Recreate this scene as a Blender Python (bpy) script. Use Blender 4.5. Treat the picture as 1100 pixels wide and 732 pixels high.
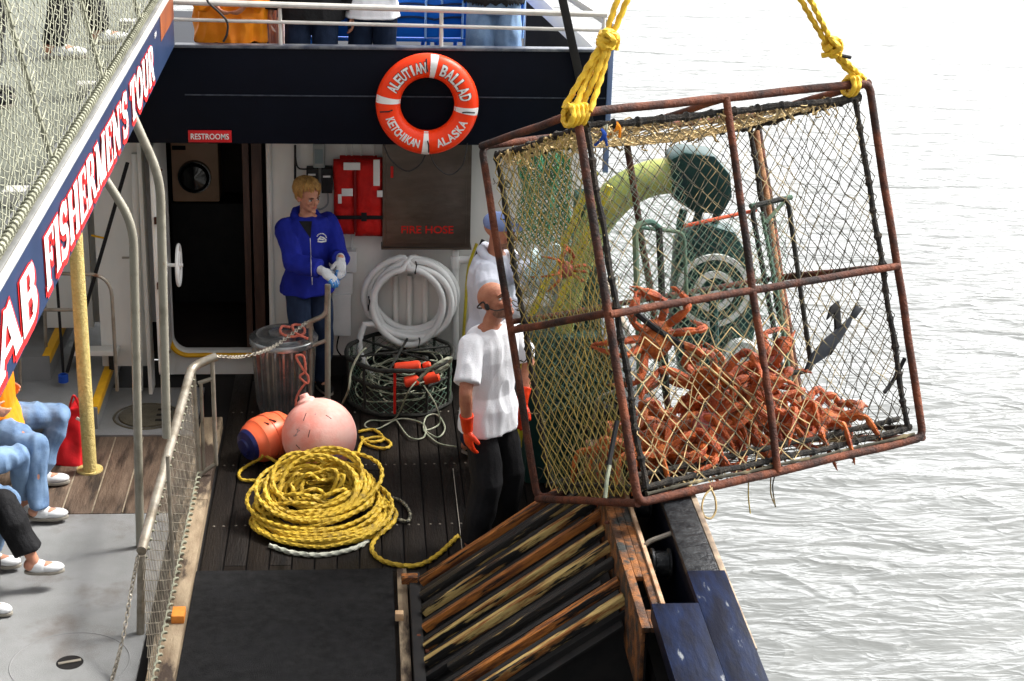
import bpy, bmesh, math, random
from mathutils import Vector, Matrix, noise
import numpy as np
random.seed(7)
for o in list(bpy.data.objects): bpy.data.objects.remove(o)
S = bpy.context.scene
COL = S.collection
# ------------------------------------------------------------------ camera
F_PX = 1902.96
M = np.array([[0.99652424, -0.00276908, 0.08325728],
              [-0.07882911, -0.35448618, 0.93173253],
              [0.02693351, -0.93505715, -0.35347236]])
CAM = np.array([0, 0, 5.3])
cd = bpy.data.cameras.new('camera'); cam = bpy.data.objects.new('camera', cd); COL.objects.link(cam)
cd.sensor_width = 36; cd.sensor_fit = 'HORIZONTAL'; cd.lens = 36 * F_PX / 1100; cd.clip_end = 3000; cd.clip_start = .1
R4 = Matrix(((M[0][0], -M[0][1], -M[0][2], CAM[0]), (M[1][0], -M[1][1], -M[1][2], CAM[1]), (M[2][0], -M[2][1], -M[2][2], CAM[2]), (0, 0, 0, 1)))
cam.matrix_world = R4
S.camera = cam
S.render.resolution_x = 1024; S.render.resolution_y = 681
# ------------------------------------------------------------------ light
SUN_EL, SUN_AZ = 50, 72      # azimuth clockwise from +Y: bright cloud ahead of the camera, to its right
w = bpy.data.worlds.new("World"); S.world = w; w.use_nodes = True
nt = w.node_tree; nt.nodes.clear()
sky = nt.nodes.new('ShaderNodeTexSky'); sky.sky_type = 'NISHITA'; sky.sun_disc = False
sky.sun_elevation = math.radians(SUN_EL); sky.sun_rotation = math.radians(SUN_AZ)
sky.dust_density = 7; sky.air_density = 1.0; sky.ozone_density = 1
hs = nt.nodes.new('ShaderNodeHueSaturation'); hs.inputs['Saturation'].default_value = .12
bg = nt.nodes.new('ShaderNodeBackground'); bg.inputs['Strength'].default_value = .15
wo = nt.nodes.new('ShaderNodeOutputWorld')
nt.links.new(sky.outputs[0], hs.inputs['Color'])
# thin bright overcast: the cloud is brightest low over the open sea ahead
def wn(t, **k):
    n = nt.nodes.new(t)
    for a, b in k.items(): setattr(n, a, b)
    return n
wtc = wn('ShaderNodeTexCoord'); dp = wn('ShaderNodeVectorMath', operation='DOT_PRODUCT'); dp.inputs[1].default_value = (.35, .94, 0)
sx_ = wn('ShaderNodeSeparateXYZ'); nt.links.new(wtc.outputs['Generated'], dp.inputs[0]); nt.links.new(wtc.outputs['Generated'], sx_.inputs[0])
m1 = wn('ShaderNodeMapRange', interpolation_type='SMOOTHSTEP'); m1.inputs[1].default_value = -.1; m1.inputs[2].default_value = .95; nt.links.new(dp.outputs['Value'], m1.inputs[0])
m2 = wn('ShaderNodeMapRange', interpolation_type='SMOOTHSTEP'); m2.inputs[1].default_value = .62; m2.inputs[2].default_value = .1; m2.inputs[3].default_value = 0; m2.inputs[4].default_value = 3.7; nt.links.new(sx_.outputs[2], m2.inputs[0])
mm_ = wn('ShaderNodeMath', operation='MULTIPLY_ADD'); mm_.inputs[2].default_value = 1; nt.links.new(m1.outputs[0], mm_.inputs[0]); nt.links.new(m2.outputs[0], mm_.inputs[1])
vm = wn('ShaderNodeVectorMath', operation='SCALE'); nt.links.new(hs.outputs[0], vm.inputs[0]); nt.links.new(mm_.outputs[0], vm.inputs['Scale']); nt.links.new(vm.outputs[0], bg.inputs['Color']); nt.links.new(bg.outputs[0], wo.inputs['Surface'])
sl = bpy.data.lights.new('sun', 'SUN'); sl.energy = 2.3; sl.angle = math.radians(12); sl.color = (1, .965, .91)
so = bpy.data.objects.new('sun', sl); COL.objects.link(so)
az = math.radians(SUN_AZ); el = math.radians(SUN_EL)
sd = Vector((math.sin(az) * math.cos(el), math.cos(az) * math.cos(el), math.sin(el)))
so.rotation_euler = sd.to_track_quat('Z', 'Y').to_euler()
S.view_settings.view_transform = 'Standard'; S.view_settings.look = 'None'; S.view_settings.gamma = 1
S.view_settings.use_curve_mapping = False
S.view_settings.exposure = 1.08

# ------------------------------------------------------------------ helpers
def P(px, py, ax, v):
    "3D point whose photo pixel is (px,py), on the world plane axis ax = v"
    d = M @ np.array([px - 550, py - 366, F_PX]); t = (v - CAM[ax]) / d[ax]
    return Vector(CAM + t * d)
def onplane(px, py, p0, n):
    d = M @ np.array([px - 550, py - 366, F_PX]); n = np.array(n); t = (np.array(p0) - CAM) @ n / (d @ n)
    return Vector(CAM + t * d)
def V(*a): return Vector(a)

def mat(name, c1, c2=None, rough=.6, metal=0., scale=6., detail=5., thr=(.35, .65), bump=0., bscale=30., c3=None, s3=3., t3=(.55, .62), stretch=(1, 1, 1), spec=.28, rvar=0., coat=0., bstretch=None, pre=None):
    m = bpy.data.materials.new(name); m.use_nodes = True; t = m.node_tree; n = t.nodes; l = t.links
    b = n['Principled BSDF']; b.inputs['Roughness'].default_value = rough; b.inputs['Metallic'].default_value = metal
    b.inputs['Specular IOR Level'].default_value = spec; b.inputs['Coat Weight'].default_value = coat
    b.inputs['Base Color'].default_value = (*c1, 1)
    tc = n.new('ShaderNodeTexCoord'); mp = n.new('ShaderNodeMapping'); mp.inputs['Scale'].default_value = stretch
    if pre is not None:
        m0 = n.new('ShaderNodeMapping'); m0.inputs['Rotation'].default_value = pre; l.new(tc.outputs['Object'], m0.inputs[0]); l.new(m0.outputs[0], mp.inputs[0])
    else: l.new(tc.outputs['Object'], mp.inputs[0])
    def nz(sc, dt, vec):
        q = n.new('ShaderNodeTexNoise'); q.inputs['Scale'].default_value = sc; q.inputs['Detail'].default_value = dt; q.inputs['Roughness'].default_value = .62
        l.new(vec, q.inputs['Vector']); return q
    cur = None
    if c2 is not None:
        q = nz(scale, detail, mp.outputs[0]); r = n.new('ShaderNodeValToRGB')
        r.color_ramp.elements[0].position = thr[0]; r.color_ramp.elements[0].color = (*c1, 1)
        r.color_ramp.elements[1].position = thr[1]; r.color_ramp.elements[1].color = (*c2, 1)
        l.new(q.outputs[0], r.inputs[0]); cur = r.outputs[0]
        if rvar:
            mr = n.new('ShaderNodeMapRange'); mr.inputs[3].default_value = rough - rvar; mr.inputs[4].default_value = rough + rvar
            l.new(q.outputs[0], mr.inputs[0]); l.new(mr.outputs[0], b.inputs['Roughness'])
    if c3 is not None:
        q = nz(s3, 8, mp.outputs[0]); r = n.new('ShaderNodeValToRGB')
        r.color_ramp.elements[0].position = t3[0]; r.color_ramp.elements[0].color = (0, 0, 0, 1)
        r.color_ramp.elements[1].position = t3[1]; r.color_ramp.elements[1].color = (1, 1, 1, 1)
        l.new(q.outputs[0], r.inputs[0]); mx = n.new('ShaderNodeMix'); mx.data_type = 'RGBA'
        l.new(r.outputs[0], mx.inputs[0])
        if cur: l.new(cur, mx.inputs[6])
        else: mx.inputs[6].default_value = (*c1, 1)
        mx.inputs[7].default_value = (*c3, 1); cur = mx.outputs[2]
    if cur: l.new(cur, b.inputs['Base Color'])
    if bump:
        v = mp.outputs[0]
        if bstretch:
            m2 = n.new('ShaderNodeMapping'); m2.inputs['Scale'].default_value = bstretch; l.new(tc.outputs['Object'], m2.inputs[0]); v = m2.outputs[0]
        q = nz(bscale, 6, v); bp = n.new('ShaderNodeBump'); bp.inputs['Strength'].default_value = min(1, bump); bp.inputs['Distance'].default_value = .02 * max(1, bump)
        l.new(q.outputs[0], bp.inputs['Height']); l.new(bp.outputs[0], b.inputs['Normal'])
    return m

class MB:
    def __init__(s): s.v = []; s.f = []
    def add(s, vs, fs):
        k = len(s.v); s.v += [Vector(q) for q in vs]; s.f += [tuple(i + k for i in g) for g in fs]; return s
    def box(s, c, size, rot=None):
        c = Vector(c); x, y, z = [q / 2 for q in size]
        vs = [Vector((a * x, b * y, d * z)) for a in (-1, 1) for b in (-1, 1) for d in (-1, 1)]
        if rot is not None: vs = [rot @ q for q in vs]
        return s.add([q + c for q in vs], [(0, 1, 3, 2), (4, 6, 7, 5), (0, 4, 5, 1), (2, 3, 7, 6), (0, 2, 6, 4), (1, 5, 7, 3)])
    def span(s, a, b):
        a = Vector(a); b = Vector(b); return s.box((a + b) / 2, [abs(b[i] - a[i]) for i in range(3)])
    def beam(s, a, b, w, h, up=(0, 0, 1)):
        a = Vector(a); b = Vector(b); d = (b - a); L = d.length; d.normalize(); up = Vector(up)
        sx = d.cross(up).normalized(); uz = sx.cross(d).normalized()
        rot = Matrix((sx, d, uz)).transposed()
        return s.box((a + b) / 2, (w, L, h), rot)
    def tube(s, pts, r, seg=8, closed=False, cap=True, lobes=0, lob=.2, twist=0., ell=None, up=None):
        pts = [Vector(q) for q in pts]; n = len(pts)
        if n < 2: return s
        rr = r if hasattr(r, '__len__') else [r] * n
        k0 = len(s.v); nrm = None; dist = 0
        for i, p in enumerate(pts):
            if closed: t = pts[(i + 1) % n] - pts[i - 1]
            else: t = pts[min(i + 1, n - 1)] - pts[max(i - 1, 0)]
            if t.length < 1e-9: t = Vector((0, 0, 1))
            t.normalize()
            if nrm is None:
                a = Vector(up) if up is not None else (Vector((0, 0, 1)) if abs(t.z) < .9 else Vector((1, 0, 0)))
                nrm = (a - t * a.dot(t)).normalized()
            else:
                nn = nrm - t * nrm.dot(t)
                nrm = nn.normalized() if nn.length > 1e-6 else t.orthogonal().normalized()
            bi = t.cross(nrm)
            if i: dist += (p - pts[i - 1]).length
            for j in range(seg):
                a = 2 * math.pi * j / seg; q = rr[i]
                if lobes: q *= 1 + lob * math.cos(lobes * (a - twist * dist))
                ca, sa = math.cos(a), math.sin(a)
                if ell: ca *= ell[0]; sa *= ell[1]
                s.v.append(p + nrm * (q * ca) + bi * (q * sa))
        m = n if closed else n - 1
        for i in range(m):
            for j in range(seg):
                a = k0 + i * seg + j; b = k0 + i * seg + (j + 1) % seg; i2 = (i + 1) % n
                s.f.append((a, b, k0 + i2 * seg + (j + 1) % seg, k0 + i2 * seg + j))
        if cap and not closed:
            s.f.append(tuple(k0 + j for j in range(seg))[::-1]); s.f.append(tuple(k0 + (n - 1) * seg + j for j in range(seg)))
        return s
    def rope(s, pts, r, seg=9, step=.012, closed=False):
        return s.tube(resample(pts, step, closed), r, seg, closed, True, 3, .22, 2 * math.pi / (r * 4.6) / 3)
    def ell(s, c, rad, rot=None, seg=14, rings=9):
        c = Vector(c); vs = [Vector((0, 0, rad[2]))]
        for i in range(1, rings):
            ph = math.pi * i / rings
            for j in range(seg):
                th = 2 * math.pi * j / seg; vs.append(Vector((rad[0] * math.sin(ph) * math.cos(th), rad[1] * math.sin(ph) * math.sin(th), rad[2] * math.cos(ph))))
        vs.append(Vector((0, 0, -rad[2]))); e = len(vs) - 1; fs = []
        for j in range(seg):
            fs.append((0, 1 + j, 1 + (j + 1) % seg)); a = 1 + (rings - 2) * seg; fs.append((e, a + (j + 1) % seg, a + j))
            for i in range(rings - 2):
                q = 1 + i * seg; fs.append((q + j, q + seg + j, q + seg + (j + 1) % seg, q + (j + 1) % seg))
        if rot is not None: vs = [rot @ q for q in vs]
        return s.add([q + c for q in vs], fs)
    def lathe(s, c, prof, seg=32, axis=(0, 0, 1), rib=None):
        c = Vector(c); ax = Vector(axis).normalized(); u = ax.orthogonal().normalized(); v = ax.cross(u); k0 = len(s.v)
        for (r, z) in prof:
            for j in range(seg):
                a = 2 * math.pi * j / seg; q = r * (1 + (rib(j, z) if rib else 0)); s.v.append(c + ax * z + u * (q * math.cos(a)) + v * (q * math.sin(a)))
        for i in range(len(prof) - 1):
            for j in range(seg):
                s.f.append((k0 + i * seg + j, k0 + i * seg + (j + 1) % seg, k0 + (i + 1) * seg + (j + 1) % seg, k0 + (i + 1) * seg + j))
        return s
    def prism(s, poly, t):
        "poly: list of 3D points (planar), t: thickness vector"
        n = len(poly); t = Vector(t); vs = [Vector(q) for q in poly]; vs += [q + t for q in vs]
        fs = [tuple(range(n))[::-1], tuple(range(n, 2 * n))] + [(i, (i + 1) % n, n + (i + 1) % n, n + i) for i in range(n)]
        return s.add(vs, fs)
    def mesh(s, name, off=Vector((0, 0, 0)), fix=False):
        me = bpy.data.meshes.new(name); me.from_pydata([tuple(q - off) for q in s.v], [], s.f); me.update()
        if fix:
            bm = bmesh.new(); bm.from_mesh(me); bmesh.ops.recalc_face_normals(bm, faces=bm.faces); bm.to_mesh(me); bm.free()
        return me
    def build(s, name, m, parent=None, smooth=True, bevel=0., ang=35, off=None):
        if off is None: off = Vector(parent['_o']) if parent is not None and '_o' in parent else Vector((0, 0, 0))
        me = s.mesh(name, off, True)
        if bevel:
            bm = bmesh.new(); bm.from_mesh(me)
            ed = [e for e in bm.edges if len(e.link_faces) == 2 and e.calc_face_angle(0) > math.radians(40)]
            bmesh.ops.bevel(bm, geom=ed, offset=bevel, segments=2, affect='EDGES', profile=.6, clamp_overlap=True); bm.to_mesh(me); bm.free()
        return link(me, name, m, parent, smooth, ang, off)

def link(me, name, m, parent=None, smooth=True, ang=35, off=Vector((0, 0, 0))):
    if smooth:
        me.polygons.foreach_set('use_smooth', [True] * len(me.polygons)); me.set_sharp_from_angle(angle=math.radians(ang))
    me.materials.clear(); me.materials.append(m)
    o = bpy.data.objects.new(name, me); COL.objects.link(o)
    if parent is not None: o.parent = parent; o['_o'] = tuple(off)
    return o
def resample(pts, step, closed=False):
    pts = [Vector(q) for q in pts]; 
    if closed: pts = pts + [pts[0]]
    out = [pts[0]]; acc = 0
    for a, b in zip(pts, pts[1:]):
        L = (b - a).length
        if L < 1e-9: continue
        n = max(1, round(L / step))
        for i in range(1, n + 1): out.append(a.lerp(b, i / n))
    if closed: out.pop()
    return out
def spline(pts, n=10, closed=False):
    pts = [Vector(q) for q in pts]; N = len(pts); out = []
    for i in range(N if closed else N - 1):
        if closed: a, b, c, d = pts[i - 1], pts[i], pts[(i + 1) % N], pts[(i + 2) % N]
        else: a, b, c, d = pts[max(i - 1, 0)], pts[i], pts[i + 1], pts[min(i + 2, N - 1)]
        for k in range(n):
            t = k / n; out.append(.5 * ((2 * b) + (c - a) * t + (2 * a - 5 * b + 4 * c - d) * t * t + (3 * b - a - 3 * c + d) * t ** 3))
    if not closed: out.append(pts[-1])
    return out
def tag(o, label, cat=None, group=None, kind=None):
    if label: o['label'] = label
    if cat: o['category'] = cat
    if group: o['group'] = group
    if kind: o['kind'] = kind
    return o
def thing(name, label, cat, loc=(0, 0, 0), group=None):
    o = bpy.data.objects.new(name, None); COL.objects.link(o); o.location = loc; o.empty_display_size = .1
    o['_o'] = tuple(loc); return tag(o, label, cat, group)
def dup(o, parent=None):
    c = o.copy(); COL.objects.link(c)
    if parent is not None: c.parent = parent
    for ch in [q for q in KIDS.get(o.name, [])]: dup(ch, c)
    return c
KIDS = {}
def mark(o):
    KIDS[o.name] = [q for q in bpy.data.objects if q.parent == o]
    for q in KIDS[o.name]: mark(q)
def struct(o): o['kind'] = 'structure'; return o
def bent(a_pts, r, rad=.06, n=6):
    "polyline with rounded corners"
    pts = [Vector(q) for q in a_pts]; out = [pts[0]]
    for i in range(1, len(pts) - 1):
        p = pts[i]; a = (pts[i - 1] - p); b = (pts[i + 1] - p); d = min(rad, a.length * .45, b.length * .45)
        A = p + a.normalized() * d; B = p + b.normalized() * d
        for k in range(n + 1):
            t = k / n; out.append(A * (1 - t) ** 2 + p * 2 * t * (1 - t) + B * t * t)
    out.append(pts[-1]); return out
def evalmesh(me, mods, name):
    o = bpy.data.objects.new('tmp', me); COL.objects.link(o)
    for typ, kw in mods:
        m = o.modifiers.new(typ, typ)
        for k, v in kw.items(): setattr(m, k, v)
    dg = bpy.context.evaluated_depsgraph_get(); dg.update(); r = bpy.data.meshes.new_from_object(o.evaluated_get(dg)); r.name = name
    bpy.data.objects.remove(o); return r
def organic(mb, name, m, parent, voxel=.007, smooth=3, fold=0., fscale=9., fstretch=(1, 1, .45), seed=0, fac=.5):
    off = Vector(parent['_o']); me = mb.mesh(name, off, True)
    me = evalmesh(me, [('REMESH', dict(mode='VOXEL', voxel_size=voxel)), ('SMOOTH', dict(factor=fac, iterations=smooth))], name)
    if fold:
        ns = [v.normal.copy() for v in me.vertices]
        for v, nn in zip(me.vertices, ns):
            q = Vector((v.co.x * fstretch[0], v.co.y * fstretch[1], v.co.z * fstretch[2])) * fscale + V(seed * 3.1, seed * 1.7, 0)
            a = noise.noise(q); b = noise.noise(q * 2.3 + V(5, 5, 5)); v.co += nn * fold * ((1 - abs(a) * 2.6) * .7 + b * .5)
    return link(me, name, m, parent, True, 180, off)
def net(mb, o, u, v, nu, nv, r=.003, jit=.2, bulge=0., clip=None, knot=1.7, seg=3, rnd=random, warp=None):
    "diamond net over the parallelogram o + s*u + t*v"
    o = Vector(o); u = Vector(u); v = Vector(v); nn = u.cross(v).normalized(); cu = u.length / nu; N = {}
    for i in range(nu + 1):
        for j in range(nv + 1):
            if (i + j) % 2: continue
            e = 0 < i < nu and 0 < j < nv; s = i / nu; t = j / nv
            ds = rnd.uniform(-jit, jit) / nu if e else 0; dt = rnd.uniform(-jit, jit) / nv if e else 0
            p = o + u * (s + ds) + v * (t + dt) + nn * (bulge * math.sin(math.pi * s) * math.sin(math.pi * t) + (rnd.uniform(-.15, .15) * cu if e else 0))
            if warp: p = warp(p, s, t)
            N[i, j] = p
            if knot and e: q = r * knot; mb.ell(p, (q, q, q), None, 5, 4)
    for (i, j), p in N.items():
        for dj in (1, -1):
            if (i + 1, j + dj) in N:
                q = N[i + 1, j + dj]; md = (p + q) / 2 + Vector((0, 0, -.06 * cu * rnd.random()))
                mb.tube([p, md, q], r, seg, cap=False)
    return mb
def text_mb(mb, txt, o, u, v, h, width=None, ext=.002, bold=0.0, spacing=1.0, align='LEFT'):
    cu = bpy.data.curves.new('t', 'FONT'); cu.body = txt; cu.size = 1; cu.offset = bold; cu.extrude = 0; cu.space_character = spacing; cu.resolution_u = 4
    ob = bpy.data.objects.new('t', cu); COL.objects.link(ob); dg = bpy.context.evaluated_depsgraph_get(); dg.update()
    me = bpy.data.meshes.new_from_object(ob.evaluated_get(dg)); bpy.data.objects.remove(ob)
    xs = [q.co.x for q in me.vertices]; ys = [q.co.y for q in me.vertices]; x0, x1, y0, y1 = min(xs), max(xs), min(ys), max(ys)
    sy = h / (y1 - y0); sx = (width / (x1 - x0)) if width else sy
    o = Vector(o); u = Vector(u).normalized(); v = Vector(v).normalized(); nn = u.cross(v)
    mb.add([o + u * ((q.co.x - x0 - (0 if align == 'LEFT' else (x1 - x0) / 2)) * sx) + v * ((q.co.y - y0) * sy) + nn * ext for q in me.vertices], [tuple(p.vertices) for p in me.polygons])
    return (x1 - x0) * sx
exec_parts = True
# ------------------------------------------------------------------ materials
m_rust = mat('rusted_steel', (.05, .018, .012), (.2, .058, .025), .7, .1, 7, 9, (.38, .68), .7, 60, c3=(.02, .013, .012), s3=3, t3=(.48, .62))
m_rustbar = mat('rusty_tan_pipe', (.35, .19, .09), (.16, .06, .03), .8, .1, 12, 8, (.4, .65), .5, 60)
m_black = mat('black_rubber', (.012, .012, .013), (.03, .03, .03), .6, 0, 20, bump=.4, bscale=80)
m_tarrope = mat('tarred_rope', (.014, .013, .012), (.07, .055, .04), .8, 0, 25, 6, (.45, .75), .8, 120)
m_netdark = mat('dark_net_twine', (.04, .036, .024), (.36, .28, .14), .8, 0, 3.2, 3, (.5, .66))
m_netcream = mat('cream_net_twine', (.5, .37, .18), (.12, .085, .04), .8, 0, 6, 3, (.45, .7))
m_netyel = mat('yellow_cream_twine', (.46, .33, .08), (.36, .29, .12), .8, 0, 6, 3)
m_netgreen = mat('green_twine', (.06, .13, .1), (.12, .16, .1), .8, 0, 6, 3)
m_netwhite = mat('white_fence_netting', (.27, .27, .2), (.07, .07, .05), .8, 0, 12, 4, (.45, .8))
m_netgrey = mat('grey_wire_netting', (.10, .085, .065), (.3, .27, .21), .6, .2, 12, 4, (.45, .8))
m_yrope = mat('yellow_poly_rope', (.75, .48, .035), (.5, .29, .02), .55, 0, 14, 4, (.4, .7), c3=(.12, .08, .02), s3=9, t3=(.62, .75))
m_yrope2 = mat('faded_yellow_rope', (.58, .39, .035), (.3, .19, .02), .6, 0, 8, 4, (.35, .75), c3=(.09, .06, .02), s3=12, t3=(.6, .75))
m_wrope = mat('grey_white_line', (.5, .5, .42), (.3, .32, .26), .7, 0, 14)
m_grope = mat('pale_green_line', (.16, .19, .13), (.34, .34, .26), .7, 0, 14)
m_prope = mat('salmon_rope', (.75, .2, .13), (.55, .14, .1), .6, 0, 14)
m_oil = mat('orange_vinyl', (.85, .13, .05), (.7, .1, .05), .4, 0, 5)
m_ring = mat('lifebuoy_orange', (.95, .05, .006), (.88, .045, .006), .38, 0, 5, bump=.12, bscale=40)
m_white = mat('white_paint', (.80, .79, .75), (.7, .69, .65), .45, 0, 3, 6, (.35, .7), .08, 10, c3=(.5, .44, .34), s3=1.6, t3=(.64, .8), stretch=(1, 1, .35))
m_whiteclean = mat('white_tape', (.78, .78, .76), None, .5)
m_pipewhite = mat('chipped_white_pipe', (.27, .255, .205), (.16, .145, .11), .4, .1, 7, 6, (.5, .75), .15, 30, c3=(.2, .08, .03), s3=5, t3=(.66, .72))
m_galv = mat('galvanised_pipe', (.33, .30, .25), (.17, .14, .10), .4, .5, 7, 6, (.45, .7), .15, 30, c3=(.16, .06, .025), s3=5, t3=(.64, .72))
m_alum = mat('brushed_rail', (.66, .64, .6), (.48, .46, .42), .35, .35, 7, 6, (.5, .75))
m_navy = mat('navy_hull_paint', (.0018, .0028, .007), (.0025, .004, .010), .5, 0, 4, 6, (.3, .7), .06, 6, spec=.1, c3=(.006, .009, .018), s3=14, t3=(.68, .76))
m_navyblue = mat('scuffed_blue_paint', (.001, .0025, .010), (.0025, .008, .03), .45, 0, 9, 9, (.42, .6), .2, 14, c3=(.16, .17, .18), s3=9, t3=(.63, .69), stretch=(1.6, .35, 1), spec=.14)
m_wetblack = mat('wet_black_steel', (.008, .009, .011), (.03, .032, .034), .22, .2, 14, 8, (.4, .7), .5, 30, c3=(.2, .2, .19), s3=26, t3=(.66, .72))
m_plank = mat('wet_deck_planks', (.004, .0033, .003), (.014, .0102, .008), .5, 0, 5, 8, (.35, .72), .45, 26, spec=.16, stretch=(3, .35, 3), c3=(.012, .009, .007), s3=2.2, t3=(.45, .6), rvar=.18)
m_plank2 = mat('brown_weathered_planks', (.075, .048, .032), (.17, .12, .085), .6, 0, 5, 8, (.35, .72), .45, 26, stretch=(3, .4, 3), c3=(.025, .016, .011), s3=3.2, t3=(.5, .62))
m_gap = mat('pitch_seam', (.006, .005, .005), None, .7)
m_caulk = mat('pale_caulk', (.36, .3, .22), (.2, .16, .11), .7, 0, 9)
m_grey = mat('grey_nonslip_paint', (.23, .233, .233), (.175, .178, .175), .62, 0, 2.2, 8, (.35, .7), .35, 220, c3=(.12, .10, .088), s3=2.1, t3=(.53, .74))
m_kerb = mat('worn_timber_kerb', (.32, .25, .165), (.17, .12, .075), .7, 0, 6, 8, (.35, .7), .3, 30, stretch=(2, .6, 2), c3=(.04, .026, .018), s3=2.3, t3=(.48, .56))  # noise mixes dark patches into the timber colour
m_carpet = mat('dark_grey_carpet', (.014, .014, .015), (.027, .027, .028), .95, 0, 16, 8, (.35, .7), 1, 260, c3=(.022, .022, .024), s3=3, t3=(.5, .7), spec=.15)
m_orangewood = mat('orange_block', (.68, .25, .04), (.5, .16, .03), .6, 0, 12)
m_slat = mat('peeling_orange_slat', (.42, .15, .03), (.09, .03, .012), .5, 0, 14, 9, (.42, .62), .6, 40, c3=(.010, .008, .007), s3=8, t3=(.54, .6), stretch=(.28, 2.6, 2.2), pre=(0, .628, 0))
m_slat2 = mat('peeling_yellow_slat', (.5, .36, .13), (.22, .085, .02), .5, 0, 14, 9, (.45, .58), .6, 40, c3=(.009, .008, .007), s3=8, t3=(.5, .55), stretch=(.28, 2.6, 2.2), pre=(0, .628, 0))
m_slat3 = mat('black_worn_slat', (.014, .013, .012), (.03, .026, .022), .4, 0, 9, 8, (.4, .7), .5, 40, c3=(.4, .27, .1), s3=9, t3=(.57, .62), stretch=(.25, 3, 2.4), pre=(0, .628, 0))
m_rail = mat('launcher_worn_rail', (.26, .10, .03), (.06, .032, .02), .5, .1, 11, 9, (.4, .6), .6, 30, c3=(.03, .032, .03), s3=9, t3=(.52, .6))
m_railedge = mat('pale_worn_edge', (.5, .36, .24), (.3, .15, .07), .6, 0, 10, 8)
m_void = mat('black_paint_and_shade', (.008, .008, .009), (.016, .015, .014), .6, 0, 8)  # black fittings, and the darkness under and between the rack slats
m_yellow = mat('safety_yellow', (.85, .45, .01), (.7, .36, .01), .45, 0, 8)
m_ypost = mat('knurled_yellow_post', (.72, .57, .22), (.56, .41, .13), .5, 0, 40, 4, (.4, .7), .9, 75, c3=(.2, .08, .03), s3=3.5, t3=(.66, .72))
m_steel = mat('dull_brown_steel', (.13, .10, .08), (.08, .062, .05), .36, .5, 3, 8, (.3, .7), .1, 10, stretch=(1, 1, 3), c3=(.17, .145, .12), s3=2, t3=(.5, .8))
m_zinc = mat('galvanised_zinc', (.42, .43, .43), (.22, .23, .23), .27, .85, 9, 6, (.35, .7), .15, 20, c3=(.2, .19, .17), s3=4, t3=(.6, .75))
m_redtext = mat('red_lettering', (.55, .014, .009), None, .5)
m_redsign = mat('red_sign_board', (.52, .012, .015), None, .4)
m_signred = mat('red_letter_edge', (.72, .02, .02), None, .45)
m_signnavy = mat('sign_navy', (.012, .026, .065), (.018, .035, .085), .4, 0, 4)
m_signwhite = mat('sign_white', (.74, .74, .72), None, .45)
m_pvc = mat('white_hose', (.76, .77, .76), (.66, .67, .66), .4, 0, 5)
m_jacketred = mat('red_lifejacket_fabric', (.66, .012, .008), (.5, .01, .008), .65, 0, 9, bump=.6, bscale=26)
m_strap = mat('black_webbing', (.008, .008, .009), None, .7)
m_hood = mat('royal_blue_fleece', (.012, .022, .30), (.009, .016, .22), .85, 0, 7, bump=.3, bscale=120, spec=.2)
m_jeans = mat('dark_blue_jeans', (.012, .022, .05), (.02, .035, .075), .85, 0, 9, bump=.3, bscale=160, spec=.2)
m_jeansl = mat('light_blue_jeans', (.10, .17, .30), (.19, .29, .44), .85, 0, 7, 5, bump=.3, bscale=160, spec=.2)
m_jeansm = mat('mid_blue_jeans', (.05, .14, .3), (.1, .2, .36), .85, 0, 7, 5, bump=.3, bscale=160, spec=.2)
m_tee = mat('white_cotton', (.8, .81, .84), (.75, .76, .8), .85, 0, 5, bump=.2, bscale=120, spec=.2)
m_hoodw = mat('pale_grey_fleece', (.62, .65, .73), (.54, .57, .66), .9, 0, 5, bump=.2, bscale=120, spec=.2)
m_blk = mat('black_cloth', (.007, .007, .008), (.013, .013, .015), .8, 0, 6, bump=.3, bscale=60, spec=.25)
m_skin = mat('skin', (.55, .27, .175), (.46, .19, .12), .5, 0, 14, 4, (.4, .75), .1, 160)
m_skin2 = mat('tanned_skin', (.47, .205, .12), (.36, .125, .075), .48, 0, 17, 8, (.38, .7), .35, 120)
for q in (m_skin, m_skin2):
    b = q.node_tree.nodes['Principled BSDF']; b.inputs['Subsurface Weight'].default_value = .15; b.inputs['Subsurface Radius'].default_value = (.012, .005, .003); b.inputs['Subsurface Scale'].default_value = 1
m_blond = mat('blonde_hair', (.52, .3, .09), (.3, .15, .045), .55, 0, 30, 6, (.35, .7), .9, 60, bstretch=(1, 1, .2))
m_stub = mat('greying_stubble', (.15, .075, .05), (.34, .17, .11), .8, 0, 60, 6)
m_eye = mat('eye_white', (.7, .68, .65), None, .2)
m_pupil = mat('dark_iris', (.02, .015, .012), None, .15)
m_lip = mat('lip', (.42, .12, .09), None, .45)
m_brow = mat('brow_hair', (.09, .05, .03), None, .8)
m_gloveo = mat('orange_rubber_glove', (.8, .055, .01), (.66, .04, .01), .4, 0, 9, bump=.3, bscale=30)
m_glovew = mat('grey_knit_glove', (.6, .61, .62), (.5, .51, .53), .9, 0, 20, bump=.5, bscale=160)
m_gloveb = mat('blue_rubber_palm', (.05, .22, .55), None, .5)
m_shoe = mat('white_shoe', (.72, .73, .74), (.6, .61, .62), .5, 0, 9)
m_sole = mat('grey_sole', (.28, .26, .22), (.2, .18, .15), .7, 0, 14)
m_orjack = mat('orange_rain_jacket', (.95, .33, .012), (.85, .23, .008), .5, 0, 5, bump=.3, bscale=9)
m_bluechair = mat('blue_plastic_chair', (.01, .13, .62), (.012, .16, .68), .3, 0, 4)
m_cap = mat('blue_grey_cap', (.2, .27, .5), (.16, .22, .44), .85, 0, 20)
m_buoyp = mat('pink_vinyl_buoy', (.86, .30, .24), (.84, .5, .44), .42, 0, 3.5, 9, (.38, .62), .25, 14, c3=(.3, .2, .2), s3=9, t3=(.67, .70))
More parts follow.
